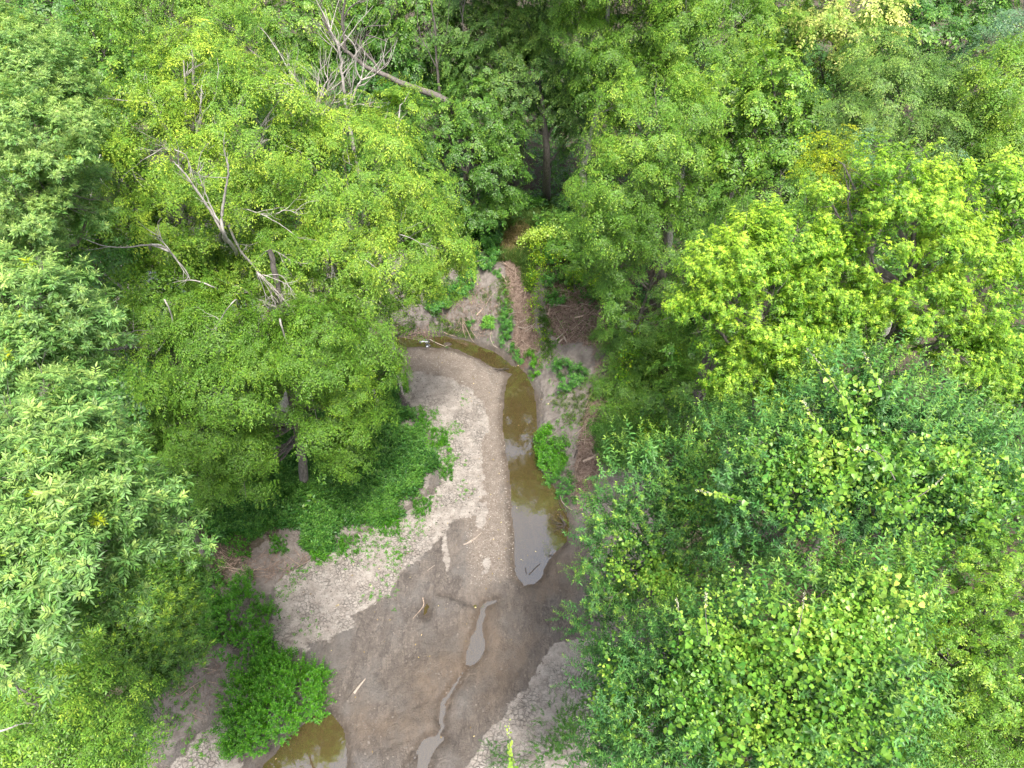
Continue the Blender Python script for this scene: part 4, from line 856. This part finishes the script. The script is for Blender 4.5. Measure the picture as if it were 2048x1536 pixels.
cover('bank_grass', 'thin trailing grass on the steep mud above the stream', np.concatenate([scatter(gpoly(p), n) for p, n in (([(990,560),(1020,560),(1030,640),(1000,640)], 260), ([(870,640),(940,640),(950,680),(900,670)], 260), ([(1078,620),(1095,620),(1110,720),(1090,720)], 240), ([(1085,560),(1180,540),(1190,600),(1100,610)], 420), ([(1110,790),(1200,780),(1190,830),(1130,860)], 300), ([(930,590),(990,570),(980,610)], 60))]), 'grass', 'grass', .6, 0, .3, .9)

def prisms(P, D, L, r):
    """many thin three sided sticks, vectorised"""
    n = len(P); D = D / np.linalg.norm(D, axis=1)[:, None]; A = np.cross(D, rng.normal(size=(n, 3))); A /= np.linalg.norm(A, axis=1)[:, None]; B = np.cross(D, A)
    V = []
    for e, s in ((-.5, 1), (.02, .8), (.5, .35)):
        mid = P + D * (e * L)[:, None] + (B * (L * .06)[:, None] if e == .02 else 0)
        for k in range(3):
            th = k * 2.094; V.append(mid + (A * math.cos(th) + B * math.sin(th)) * (r * s)[:, None])
    V = np.stack(V, 1); f = []
    for a in (0, 3):
        for k in range(3): f.append([a + k, a + (k + 1) % 3, a + 3 + (k + 1) % 3, a + 3 + k])
    return V.reshape(-1, 3), (np.arange(n)[:, None, None] * 9 + np.array(f)[None]).reshape(-1, 4)
tz = [([(1012,525),(1042,545),(1055,600),(1062,650),(1080,700),(1045,715),(1022,690),(1035,640),(1012,580)], 2600, (0, .25, 1.0), .30), ([(1090,570),(1160,545),(1190,600),(1235,660),(1215,700),(1120,685),(1095,640)], 2100, (1, .0, .4), .32),
      ([(1180,790),(1215,800),(1205,860),(1210,905),(1190,960),(1145,965),(1160,880)], 1700, (.5, .7, .3), .32), ([(1020,690),(1060,690),(1090,740),(1060,730)], 260, (0, 1, .3), .25), ([(860,600),(960,570),(1000,600),(980,680),(900,660)], 500, (.5, 1, -.6), .26),
      ([(370,1170),(440,1170),(480,1330),(440,1420),(300,1480),(330,1350)], 220, (0, 1, 0), .25), ([(430,1100),(640,1110),(560,1160),(440,1170)], 320, (1, .3, 0), .3), ([(1180,650),(1230,650),(1230,740),(1190,760)], 300, (1, .5, .2), .3), ([(690,660),(860,655),(860,678),(700,680)], 350, (1, 0, 0), .25), ([(1130,940),(1190,930),(1190,1010),(1150,1030)], 260, (1, 1, 0), .2)]
tv, tf, n0 = [], [], 0
for pl, n, dr, Lm in tz:
    P = scatter(gpoly(pl), n); n = len(P); L = Lm * (.4 + 1.4 * rng.random(n) ** 2); P[:, 2] += .02 + .10 * rng.random(n)
    th = rng.random(n) * 6.28; D = np.stack([np.cos(th), np.sin(th), rng.normal(size=n) * .12], -1) + np.array(dr) * .6
    e = .15; sx = (hgt(P[:, 0] + e, P[:, 1]) - hgt(P[:, 0] - e, P[:, 1])) / (2 * e); sy = (hgt(P[:, 0], P[:, 1] + e) - hgt(P[:, 0], P[:, 1] - e)) / (2 * e)
    D[:, 2] = D[:, 0] * sx + D[:, 1] * sy + rng.normal(size=n) * .12
    v, f = prisms(P, D, L, .007 + .014 * rng.random(n) ** 2); tv.append(v); tf.append(f + n0); n0 += len(v)
tag(link('twig_litter', raw_mesh('twig_litter', np.concatenate(tv), np.concatenate(tf)), M['twig']), 'reddish brown flood washed twigs matted on the banks', 'twigs', None, 'stuff')
lv, lf, n0 = [], [], 0
for pl, n, dr, Lm in tz[:3] + tz[4:7]:
    P = scatter(gpoly(pl), max(6, n // 50)); n = len(P); L = .35 + .8 * rng.random(n); P[:, 2] += .10 + .08 * rng.random(n); th = rng.random(n) * 6.28
    D = np.stack([np.cos(th), np.sin(th), 0 * th], -1) + np.array(dr) * .5; e = .2
    D[:, 2] = D[:, 0] * (hgt(P[:, 0] + e, P[:, 1]) - hgt(P[:, 0] - e, P[:, 1])) / (2 * e) + D[:, 1] * (hgt(P[:, 0], P[:, 1] + e) - hgt(P[:, 0], P[:, 1] - e)) / (2 * e)
    v, f = prisms(P, D, L, .010 + .014 * rng.random(n) ** 2); lv.append(v); lf.append(f + n0); n0 += len(v)
tag(link('stick_litter', raw_mesh('stick_litter', np.concatenate(lv), np.concatenate(lf)), M['drift']), 'pale bleached sticks strewn through the reddish twig mats', 'sticks', None, 'stuff')
# pebbles on the gravel bar and dark bits on the mud
def blobs(P, s, sq=.6):
    o = np.array([[1, 0, 0], [0, 1, 0], [-1, 0, 0], [0, -1, 0], [0, 0, 1.]]); n = len(P); th = rng.random(n) * 6.28
    c, sn = np.cos(th), np.sin(th); a = s * (.6 + .8 * rng.random(n)); b = s * (.6 + .6 * rng.random(n))
    V = np.stack([P + np.stack([(c * k[0] * a - sn * k[1] * b), (sn * k[0] * a + c * k[1] * b), s * k[2] * sq], -1) for k in o], 1)
    f = np.array([[0, 1, 4, 4], [1, 2, 4, 4], [2, 3, 4, 4], [3, 0, 4, 4]])[:, :3]
    return V.reshape(-1, 3), (np.arange(n)[:, None, None] * 5 + f[None]).reshape(-1, 3)
gx = scatter(wp(GRAVEL), 4500, lambda x, y: (zval(Z, x, y) > .0)); v, f = blobs(gx, .008 + .018 * rng.random(len(gx)) ** 2)
tag(link('pebbles', raw_mesh('pebbles', v, f, None, True), bark_mat('pebble_stone', (.20, .16, .13), (.52, .47, .41), 8, .8)), 'small pale pebbles on the gravel bar', 'pebbles', None, 'stuff')
gx = np.concatenate([scatter(wp([(560,1180),(860,1000),(1150,1180),(1140,1290),(900,1560),(700,1560),(640,1300)]), 2600, lambda x, y: vnoise(np.stack([x / .8, y / .8, 0 * x], -1), 95) > .42), scatter(wp(SILT), 1500), scatter(gpoly([(900,560),(1000,540),(1060,740),(1230,760),(1150,960),(1085,930),(1075,760),(950,690)]), 900)])
gx = gx[gx[:, 2] > 0]; v, f = blobs(gx, .012 + .03 * rng.random(len(gx)) ** 2, .4)
tag(link('mud_clods', raw_mesh('mud_clods', v, f, None, True), bark_mat('mud_clod', (.07, .058, .05), (.22, .19, .16), 3)), 'dark crumbs of mud and rotting leaf bits on the creek bed', 'clods', None, 'stuff')

# ------------------------------------------------------------------ dead trees and bare limbs
def pathY(pts, Y0): return [PY(u, v, Y0 + (dy[0] if dy else 0)) for (u, v, *dy) in pts]
DG = 'dead trees among the green crowns'
def dead(label, paths, Y0, base_px, mat='bark_dead', tw=(7, 1.0, .022), name='dead_tree', branch='branch'):
    p0 = pathY(paths[0][0], Y0); b = p0[0] if base_px is None else None
    bx = p0[0][:2] + np.array([.3, .2]); bz = float(hgt(bx[0], bx[1])[0]) - .1
    root = empty(name, (bx[0], bx[1], bz)); tag(root, label, 'dead tree', DG)
    w = Wood(); foot = [np.array([bx[0], bx[1], bz]), (np.array([bx[0], bx[1], bz]) + p0[0]) / 2 + rv(.1)] if base_px is None else [np.array(q) for q in base_px]
    Q = w.limb(foot + p0, paths[0][1] * .75, paths[0][2] * .5, .03, 8, 5); w.twigs(Q[len(Q) // 2:], tw[2], tw[0], tw[1], .5, 5, 1)
    w.build('trunk', M[mat], root, root.location)
    for pts, a, c in paths[1:]:
        w = Wood(); q = w.limb(pathY(pts, Y0), a * .65, c * .6, .05, 6, 5); w.twigs(q, min(tw[2], a * .35), tw[0], tw[1] * .8, .5, 5, 1, .8); w.build(branch, M[mat], root, root.location)
    return root
dead('pale grey dead snag with two upright forked stems, behind the maple crown', [
    ([(697,235),(690,190),(684,155),(682,115),(676,90),(665,66),(655,50)], .10, .025),
    ([(698,225),(706,195),(716,170),(722,160),(712,138),(712,100),(705,85),(690,70)], .06, .02),
    ([(722,160),(745,152),(760,140),(770,130)], .04, .018), ([(684,150),(700,130),(708,112)], .03, .012), ([(682,115),(668,95),(650,82)], .03, .012), ([(700,222),(702,190),(706,165)], .035, .015), ([(700,215),(718,208),(735,214)], .03, .012)], 23.0, None, tw=(6, .9, .018))
dead('white dead treetop of many spreading bare twigs, left of the forked snag', [
    ([(630,275),(632,245),(634,225)], .13, .08),
    ([(634,232),(640,200),(648,175),(656,158)], .07, .02), ([(634,230),(622,205),(604,180),(585,150),(570,128)], .06, .015), ([(634,225),(636,190),(636,160),(640,138)], .06, .02), ([(632,235),(615,210),(598,196),(585,194),(570,200)], .05, .015),
    ([(636,235),(655,215),(664,205),(672,190)], .045, .015), ([(634,230),(612,195),(590,170),(575,175)], .045, .012), ([(640,200),(655,180),(668,162),(672,155)], .04, .014), ([(631,245),(618,240),(606,225),(596,205)], .04, .012), ([(633,240),(650,240),(664,232)], .03, .012),([(604,180),(592,160),(588,140)],.03,.01)],
    21.5, None, tw=(5, .9, .014))
dead('long grey dead trunk leaning far to the left across the dark gap', [
    ([(895,206),(868,190),(835,178),(800,165),(770,150),(735,135),(705,112),(678,88),(658,60),(646,25)], .30, .07),
    ([(691,104),(688,70),(685,35),(690,0),(694,-30)], .13, .06), ([(762,147),(748,125),(732,108),(718,92)], .12, .05), ([(733,110),(722,88),(732,72),(755,76),(775,84)], .06, .02), ([(722,88),(722,70),(735,54),(775,50)], .05, .02), ([(686,40),(700,15),(720,2)], .06, .02), ([(685,35),(678,15),(676,-10)], .05, .02), ([(668,75),(650,50),(645,30),(640,10)], .05, .02)],
    33.5, [G(1000, 402), PY(960, 320, 34), PY(925, 250, 33.8)], 'bark', tw=(4, 1.2, .03))
dead('slender bare grey stem rising among pale vines, top centre', [
    ([(880,195),(876,150),(873,120),(872,80),(868,40),(862,5),(860,-25)], .12, .05), ([(873,135),(860,110),(845,80),(835,50)], .05, .015), ([(874,130),(885,100),(895,55),(898,5)], .04, .015), ([(872,100),(862,70),(852,40)], .04, .012), ([(927,110),(927,70),(925,30),(930,0)], .07, .03), ([(930,115),(945,92),(958,85)], .04, .015)],
    36.3, None, 'bark', tw=(4, .9, .018))
# long leading strings of the climbing vine, pale leaves shrinking to white buds at the tip
def string(label, pts, n=34, L=.11, mat='vine'):
    P0 = [PZ(*p) for p in pts]; w = Wood(); q = w.limb(P0, .009, .004, .03, 5, 8); root = empty('vine_string', P0[0]); tag(root, label, 'vine', 'leading strings of the climbing vine')
    w.build('stem', M['bark'], root, root.location); s = []; V = Spray(True)
    for k in range(n):
        f = (k + rng.random()) / n; a = f * (len(q) - 1); i = min(int(a), len(q) - 2); p = q[i] + (q[i + 1] - q[i]) * (a - i) + rv(.05); dd = rv(1); dd[2] = -.4
        sz = L * (1.25 - 1.0 * f) * (.7 + .5 * rng.random()); V.leaf(p - P0[0], dd, UP + rv(.5), sz, sz * .95, .35 + .6 * f, heart=True)
    V.done(); col = np.repeat(np.clip(V.t, 0, 1), 6)
    link('leaves', raw_mesh('leaves', V.V.reshape(-1, 3), V.F, {'tint': col, 'rnd': rng.random(len(col))}), M[mat], root)
    B = Spray(True)
    for k in range(26):
        f = .72 + .28 * rng.random(); a = f * (len(q) - 1); i = min(int(a), len(q) - 2); p = q[i] + (q[i + 1] - q[i]) * (a - i) + rv(.012); B.leaf(p - P0[0], rv(1), UP + rv(.5), .024, .02, .6)
    B.done(); link('buds', raw_mesh('buds', B.V.reshape(-1, 3), B.F, {'tint': np.repeat(B.t, 6), 'rnd': rng.random(26 * 6)}), M['bud'], root)
string('longest pale vine string, rising diagonally to a white tip in front of the bright tree', [(1725,900,15.6),(1700,830,16.1),(1660,755,16.7),(1612,695,17.2)], 44, .13)
string('short vine string left of the longest one, tipped with white buds', [(1650,880,15.5),(1630,840,15.9),(1606,800,16.3)], 24)
string('vine string reaching up to the right of the longest one', [(1760,780,16.6),(1745,740,16.9),(1728,705,17.2)], 20, .09)
string('vine string lying level across the middle of the dark bluish tree', [(1790,960,15.8),(1755,905,16.1),(1710,900,16.1)], 24)
string('vine string reaching left over the boughs beside the grey pool', [(1490,1005,14.6),(1440,990,14.5),(1392,980,14.4)], 34)
string('vine string with white buds at the middle of the lower right blanket', [(1418,1290,14.0),(1412,1240,14.2),(1412,1185,14.4)], 24)
string('vine string reaching up at the left side of the lower right blanket', [(1355,1300,13.2),(1360,1240,13.5),(1352,1195,13.8)], 24)
string('white budded vine string beside the dark gap low in the right blanket', [(1585,1300,14.6),(1600,1250,14.8),(1610,1180,15.0)], 22)
string('lone yellow green vine tip poking up at the bottom edge of the photo', [(1035,1600,9.0),(1030,1540,9.6),(1020,1500,10.0),(1017,1440,10.6)], 40, .13)
string('vine string running toward the upper right corner of the blanket', [(1800,1010,15.2),(1850,985,15.4),(1890,950,15.6)], 24)
# bare limbs showing in the maples
def bare(parent, paths, Y0, mat='bark_pale', tw=(4, .5, .012)):
    for pts, a, c in paths:
        a *= .55; c *= .45; w = Wood(); u0, v0, *_d = pts[0]; q = w.limb([PY(u0 + 6, v0 + 14, Y0 + 1.6 + (_d[0] if _d else 0))] + pathY(pts, Y0), a, c, .04, 7, 5); w.twigs(q[len(q) // 3:], min(tw[2], a * .5), tw[0], tw[1], .2, 5, 1, .9); w.build('bare_limb', M[mat], parent, parent.location)
mp1, mp2, mp3 = [t for t in TREES if t.name.startswith('silver_maple')]
bare(mp1, [([(470,500,.8),(450,472),(432,440),(410,405),(385,368),(362,338),(345,322)], .11, .03), ([(447,470),(444,430),(450,385),(457,340),(452,315)], .10, .03), ([(440,450),(425,420),(415,395),(398,350),(395,330)], .05, .015), ([(300,490),(330,495),(370,540),(380,560)], .07, .03),
           ([(340,505),(300,490),(255,495),(210,492),(170,478),(150,470)], .055, .015), ([(345,510),(325,480),(310,455)], .045, .014), ([(430,575),(380,560),(330,570),(295,578)], .05, .015), ([(350,300),(372,312),(382,335),(390,350)],.03,.012), ([(200,310,.5),(190,350,.5),(180,400,.5)],.03,.01)], 16.0)
bare(mp2, [([(440,470,.5),(452,440),(436,418)], .07, .045), ([(455,445),(480,500),(505,530),(530,560)], .08, .04), ([(452,440),(468,420),(490,418),(530,432),(565,452),(590,470)], .05, .016), ([(550,430),(575,420),(598,430)],.03,.012), ([(505,530),(540,500),(580,520),(615,535)], .04, .014), ([(560,620,-.3),(520,600,0),(480,575,.3),(440,560,.5)], .10, .06),([(655,500),(662,525),(665,550)],.035,.012),([(730,520),(760,540),(790,548)],.03,.012),([(800,470),(830,480),(850,500)],.03,.01)], 17.0)
fan = [([(515,545),(535,575),(548,600),(552,618)], .035, .01), ([(520,548),(545,575),(565,595),(578,615)], .035, .01), ([(525,550),(555,560),(578,572),(590,590)], .03, .01), ([(515,545),(528,580),(532,605),(528,622)], .03, .01), ([(520,550),(550,585),(572,605),(585,620)], .03, .01), ([(518,548),(538,565),(560,592),(562,620)],.03,.01), ([(530,552),(560,550),(575,565)],.025,.01)]
bare(mp2, fan, 16.3, 'bark_dead', (5, .35, .008))
bare(mp3, [([(330,600),(345,640),(330,680),(318,700)], .05, .02), ([(430,690),(445,730),(440,790),(435,830)], .045, .015), ([(385,870),(420,862),(440,840),(450,820)], .03, .012), ([(432,860),(455,880),(475,890),(478,860)], .035, .012), ([(560,640),(575,690),(590,720)], .06, .03), ([(620,780),(632,830),(640,870)],.03,.012),([(470,600),(440,640),(430,670)],.04,.014), ([(345,800),(350,830),(346,860)],.03,.012)], 14.8)
sap = empty('maple_sapling', G(727, 712)); tag(sap, 'slim grey trunk at the far edge of the gravel bar, under the maple boughs', 'tree', 'broadleaf trees of the creek woodland')
g0 = G(727, 712); w = Wood(); w.limb([g0, PY(727, 672, g0[1] - .1), PY(723, 630, g0[1] - .2), PY(716, 590, g0[1] - .3)], .13, .08, .02, 8, 5); w.build('trunk', M['bark'], sap, sap.location)
P_, N_, O_, H_ = tufts_on(LY([(716,585,50,0),(690,600,40,0),(745,590,36,0)], g0[1] - .3), PY(716, 590, g0[1] - .3), 3, 4, .35, .7, 9)
crown_mesh('crown', [instance(TP['maple'], P_, N_, O_, 1 + .3 * rng.random(len(P_)), np.zeros(len(P_)))], M['maple_low'], sap)
# twiggy bare branches of the left ashes
a1, a2, a3 = [t for t in TREES if t.name.startswith('ash_tree')]
def bareZ(parent, paths, mat='bark', tw=(5, .5, .010)):
    for pts, a, c in paths:
        w = Wood(); q = w.limb([PZ(*p) for p in pts], a, c, .04, 6, 5); w.twigs(q[len(q) // 3:], min(tw[2], a * .5), tw[0], tw[1], .1, 5, 1, .8); w.build('bare_limb', M[mat], parent, parent.location)
bareZ(a1, [([(-20,340,16.6),(40,370,16.3),(90,395,16),(130,410,15.8)], .035, .01), ([(20,330,16.6),(75,350,16.2),(120,380,16),(180,400,15.6)], .03, .01), ([(60,340,16.4),(90,380,16.1),(110,420,15.8)], .02, .008)])
bareZ(a2, [([(150,660,16.6),(190,690,16.2),(230,700,16),(262,690,15.8)], .02, .006), ([(160,650,16.6),(200,670,16.2),(240,672,16),(275,660,15.8)], .018, .006), ([(165,670,16.5),(200,700,16),(250,695,15.8)], .015, .005)], tw=(7, .4, .006))
bareZ(a3, [([(75,830,17),(85,800,17.2),(90,770,17.2)], .07, .05), ([(10,1350,14),(30,1370,13.9),(45,1382,13.8)], .016, .006)])
bareZ(a3, [([(-10,1465,13.9),(15,1458,13.9),(35,1450,13.8)], .016, .01)], 'bark_dead', (1, .15, .004))

# ------------------------------------------------------------------ driftwood and other single things on the bed
SG = 'driftwood lying on the creek bed and banks'
def stick(name, label, pts, r0, r1, mat='drift', lift=.03, forks=(), cat='stick', wig=.05, absz=None):
    P = [G(u, v) for u, v in pts]; P = [np.array([p[0], p[1], (max(p[2], 0) if absz is None else absz) + lift + r0 * .5]) for p in P]
    if len(P) == 2: P = [P[0], (P[0] + P[1]) / 2 + rv(.03), P[1]]
    w = Wood(); w.limb(P, r0, r1, wig, 7, 5)
    for f, a, b in forks:
        q = [G(u, v) for u, v in f]; q = [np.array([p[0], p[1], (max(p[2], 0) if absz is None else absz) + lift + r0 * .5 + .02]) for p in q]
        w.limb(q if len(q) > 2 else [q[0], (q[0] + q[1]) / 2 + rv(.02), q[1]], a, b, .06, 6, 4)
    c = P[0]; o = w.build(name, M[mat], None, c); o.location = [float(x) for x in c]; return tag(o, label, cat, SG)
stick('driftwood_log', 'reddish driftwood log on the right bank, the longest there', [(1166,926),(1185,918),(1207,904)], .07, .06, 'drift', .06, cat='log')
stick('driftwood_log', 'short reddish log end poking from the shaded shrub', [(1218,892),(1235,878)], .055, .05, 'drift', .15, cat='log')
stick('driftwood_stick', 'thin pale stick beside the long reddish log, pointing at the pool', [(1152,930),(1170,912),(1186,898)], .018, .01, 'drift_pale')
stick('driftwood_stick', 'dark crooked branch down the right bank, left of the reddish log', [(1148,918),(1156,895),(1163,878)], .028, .018, 'bark_dark')
stick('forked_branch', 'forked pale branch on brown gravel, left of the grey pool', [(927,1090),(945,1082),(963,1066)], .03, .012, 'drift_pale', .02, [([(946,1081),(950,1092)], .02, .012), ([(935,1087),(948,1078),(955,1077)], .018, .01)], cat='branch')
stick('driftwood_slab', 'pale pointed slab of driftwood on the wet mud, lower middle', [(708,1388),(718,1374),(731,1358)], .055, .02, 'drift_pale', .0, cat='log', wig=.01)
stick('driftwood_stick', 'dark curved branch half buried in mud, below the pale slab', [(712,1378),(697,1395),(690,1412),(683,1440)], .035, .015, 'bark_dark', -.02)
stick('driftwood_stick', 'curved pale stick on smooth mud left of the tall narrow clump', [(984,660),(981,675),(986,690),(995,697)], .025, .012, 'drift_pale')
stick('driftwood_stick', 'pale stick running down into the narrow stream beside the wet sand', [(860,685),(875,690),(891,695)], .022, .015, 'drift_pale', .05, [([(891,695),(899,692)], .012, .006)])
stick('driftwood_stick', 'stick lying at the far waterline of the narrow stream', [(888,666),(900,671),(912,674)], .02, .012, 'drift')
stick('driftwood_branch', 'tangled branch blocking the stream where it enters the pool', [(990,740),(1005,741),(1018,742)], .03, .018, 'bark_dark', .06, [([(995,745),(1015,738)], .02, .01), ([(1010,733),(1016,726)], .02, .01), ([(998,740),(1018,744)], .022, .012)], cat='branch')
stick('driftwood_stick', 'white curved stick on the right edge of the grey pool', [(1119,978),(1121,1000),(1130,1012),(1142,1021),(1150,1018)], .018, .008, 'drift_pale', .06)
stick('driftwood_stick', 'thin dark stick in the water beside the white curved one', [(1118,992),(1119,1010),(1128,1025),(1138,1043)], .016, .01, 'bark_dark', .03)
stick('driftwood_stick', 'dark straight stick floating near the lower end of the grey pool', [(1058,1155),(1070,1142),(1080,1130)], .022, .012, 'bark_dark', .0, absz=0)
stick('driftwood_stick', 'stub of wood standing at the left of the grey pool end', [(1051,1142),(1053,1153)], .02, .015, 'bark_dark', .0, absz=0)
stick('driftwood_branch', 'curved branch standing against the mud beside a tiny puddle', [(846,1196),(847,1212),(838,1224),(826,1238)], .022, .01, 'drift', .02, cat='branch')
stick('driftwood_stick', 'thin pale stick on mud above the scoured hollow', [(855,1143),(870,1131)], .014, .008, 'drift_pale')
stick('driftwood_stick', 'long thin stick from the left bank across bare soil toward the maple', [(440,1135),(490,1142),(540,1140)], .02, .012, 'drift', .08, [([(490,1142),(500,1155)], .015, .008), ([(500,1148),(530,1135)], .014, .008)])
stick('driftwood_stick', 'slanting stick rising from the bare soil left of the leaning trunk', [(330,1190),(370,1165),(405,1140)], .02, .012, 'drift', .15)
stick('driftwood_stick', 'dark root like branch on the soil at the edge of the herb patch', [(462,1095),(490,1110),(510,1125)], .03, .015, 'bark_dark', .05)
stick('driftwood_stick', 'light brown stick sticking out of the taller left bush', [(420,1290),(436,1275),(446,1262)], .03, .015, 'drift', .12)
stick('driftwood_stick', 'pale straight stick among the right hand twigs, nearly level', [(1095,613),(1120,616),(1140,618)], .03, .015, 'drift_pale', .15)
stick('driftwood_stick', 'pale stick slanting up through the right hand twig pile', [(1112,683),(1125,672),(1135,663)], .03, .015, 'drift_pale', .12)
stick('driftwood_log', 'broken stub of wood standing in the right hand twig pile', [(1096,633),(1099,622),(1101,612)], .05, .04, 'drift', .05, cat='log')
stick('driftwood_log', 'short fat piece of driftwood at the back of the right twig pile', [(1149,641),(1160,639),(1166,637)], .05, .04, 'drift', .15, cat='log')
stick('driftwood_log', 'short pale split log at the bottom of the right twig pile', [(1117,688),(1123,682),(1128,679)], .045, .03, 'drift_pale', .06, cat='log')
stick('driftwood_log', 'small upright pale log next to the short split one', [(1128,675),(1133,687)], .035, .03, 'drift_pale', .06, cat='log')
stick('driftwood_log', 'weathered log leaning down the head of the twig chute', [(1004,553),(1014,569),(1026,583)], .05, .035, 'drift', .08, cat='log')
stick('driftwood_branch', 'bleached branches fanned across the middle of the twig chute', [(1036,658),(1048,660),(1064,655)], .03, .018, 'drift_pale', .12, [([(1040,650),(1055,642)], .02, .01), ([(1050,668),(1062,660),(1070,650)], .022, .012)], cat='branch')
stick('driftwood_log', 'flat piece of bark on the grey mud slope left of the dock', [(953,632),(960,625),(966,618)], .045, .03, 'drift', .03, cat='log')
stick('driftwood_branch', 'dead roots hanging from the bank into the narrow stream', [(925,640),(925,655),(928,668),(932,680)], .022, .01, 'drift', .1, [([(926,648),(935,665),(942,680),(948,690)], .02, .008), ([(920,640),(915,655),(908,665)], .015, .006), ([(926,645),(940,660),(955,682)], .015, .006)], cat='branch')
# dead branch with a root plate standing in the grey pool
w = Wood(); c = PZ(1130, 1050, 0)
Q = w.limb([PZ(1133, 1052, -.1), PZ(1126, 1042, .18), PZ(1120, 1030, .35)], .05, .02, .05, 7, 5)
for e in ((1105, 1040, .1), (1095, 1043, .05), (1112, 1052, .1), (1100, 1060, .04), (1118, 1025, .3), (1108, 1063, .05), (1128, 1066, .08), (1140, 1062, .1), (1120, 1068, .03)):
    q = w.limb([PZ(1131, 1049, .05), (PZ(1131, 1049, .12) + PZ(*e)) / 2 + rv(.05), PZ(*e)], .016, .005, .1, 5, 4); w.twigs(q, .006, 4, .25, 0, 4, 1)
o = w.build('dead_branch', M['bark_dark'], None, c); o.location = [float(k) for k in c]; tag(o, 'dark dead branch with clawing twigs standing in the right side of the grey pool', 'branch', SG)
w = Wood(); c = PZ(1100, 1110, 0)
for e in ((1090, 1106, .05), (1098, 1102, .12), (1108, 1104, .1), (1112, 1112, .05), (1095, 1114, .04)): w.limb([PZ(1101, 1111, 0), (PZ(1101, 1111, .08) + PZ(*e)) / 2, PZ(*e)], .012, .004, .1, 5, 3)
o = w.build('dead_branch', M['bark_dark'], None, c); o.location = [float(k) for k in c]; tag(o, 'small star shaped tuft of dead twigs at the lower right shore of the grey pool', 'branch', SG)
# crumpled black and white scrap by the stream
def scrap():
    c = G(853, 691); n = 13; a = np.linspace(0, 1, n); A, B = np.meshgrid(a, a); hh = fbm(A * 3, B * 3, .6, 77) * .30
    x = (A - .5) * .62; y = (B - .5) * .34 + .12 * np.sin(A * 5); th = -.5
    V = np.stack([x * math.cos(th) - y * math.sin(th), x * math.sin(th) + y * math.cos(th), hh - .03], -1).reshape(-1, 3); I = np.arange(n * n).reshape(n, n)
    Fq = np.stack([I[:-1, :-1], I[:-1, 1:], I[1:, 1:], I[1:, :-1]], -1).reshape(-1, 4)
    me = raw_mesh('scrap', V, Fq, None, True); m, nt, b = newmat('black_and_grey_plastic')
    nz = node(nt, 'ShaderNodeTexNoise', i_Scale=9.0, i_Detail=3.0); cr = nt.nodes.new('ShaderNodeValToRGB'); g = nt.nodes.new('ShaderNodeNewGeometry'); nt.links.new(g.outputs['Position'], nz.inputs[0])
    cr.color_ramp.elements[0].position = .52; cr.color_ramp.elements[0].color = (.025, .027, .035, 1); cr.color_ramp.elements[1].position = .62; cr.color_ramp.elements[1].color = (.45, .46, .5, 1)
    nt.links.new(nz.outputs[0], cr.inputs[0]); nt.links.new(cr.outputs[0], b.inputs['Base Color']); b.inputs['Roughness'].default_value = .4
    o = link('debris_scrap', me, m); o.location = [float(k) for k in c + np.array([0, 0, .03])]; tag(o, 'crumpled black and white scrap at the waterline, just below the maple boughs', 'debris')
    sm = o.modifiers.new('thickness', 'SOLIDIFY'); sm.thickness = .01
scrap()
# fallen leaves afloat and on the mud
fl = np.concatenate([scatter(wp(POOL), 12), scatter(wp(BROWN), 8), scatter(wp([(560,1180),(860,1000),(1150,1180),(1140,1290),(900,1560),(700,1560),(640,1300)]), 50), scatter(gpoly([(900,600),(1000,560),(1060,740),(1150,760),(1150,900),(1090,900),(1075,760),(950,690)]), 90), scatter(wp(GRAVEL), 60)])
fl[:, 2] = np.maximum(fl[:, 2], 0) + .012; s = Spray(True)
for q in range(3): s.leaf(np.zeros(3), np.array([1, 0, 0.]), UP, .08, .05, .3)
tp1 = []
for q in range(4):
    s = Spray(True); s.leaf(np.zeros(3), np.array([1, 0, 0.]), UP + rv(.2), .10, .06, rng.random()); tp1.append(s.done())
o = crown_mesh('fallen_leaves', [instance(tp1, fl, UP + rng.normal(size=fl.shape) * .1, rng.normal(size=fl.shape), .35 + .5 * rng.random(len(fl)), np.zeros(len(fl)))], leaf_mat('fallen_leaf', (.18, .13, .06), (.32, .25, .12), (.5, .42, .22), .6, .3, .05), None)
tag(o, 'scattered fallen leaves on the water and mud', 'leaves', None, 'stuff')

print('leaf faces', NLEAF[0])
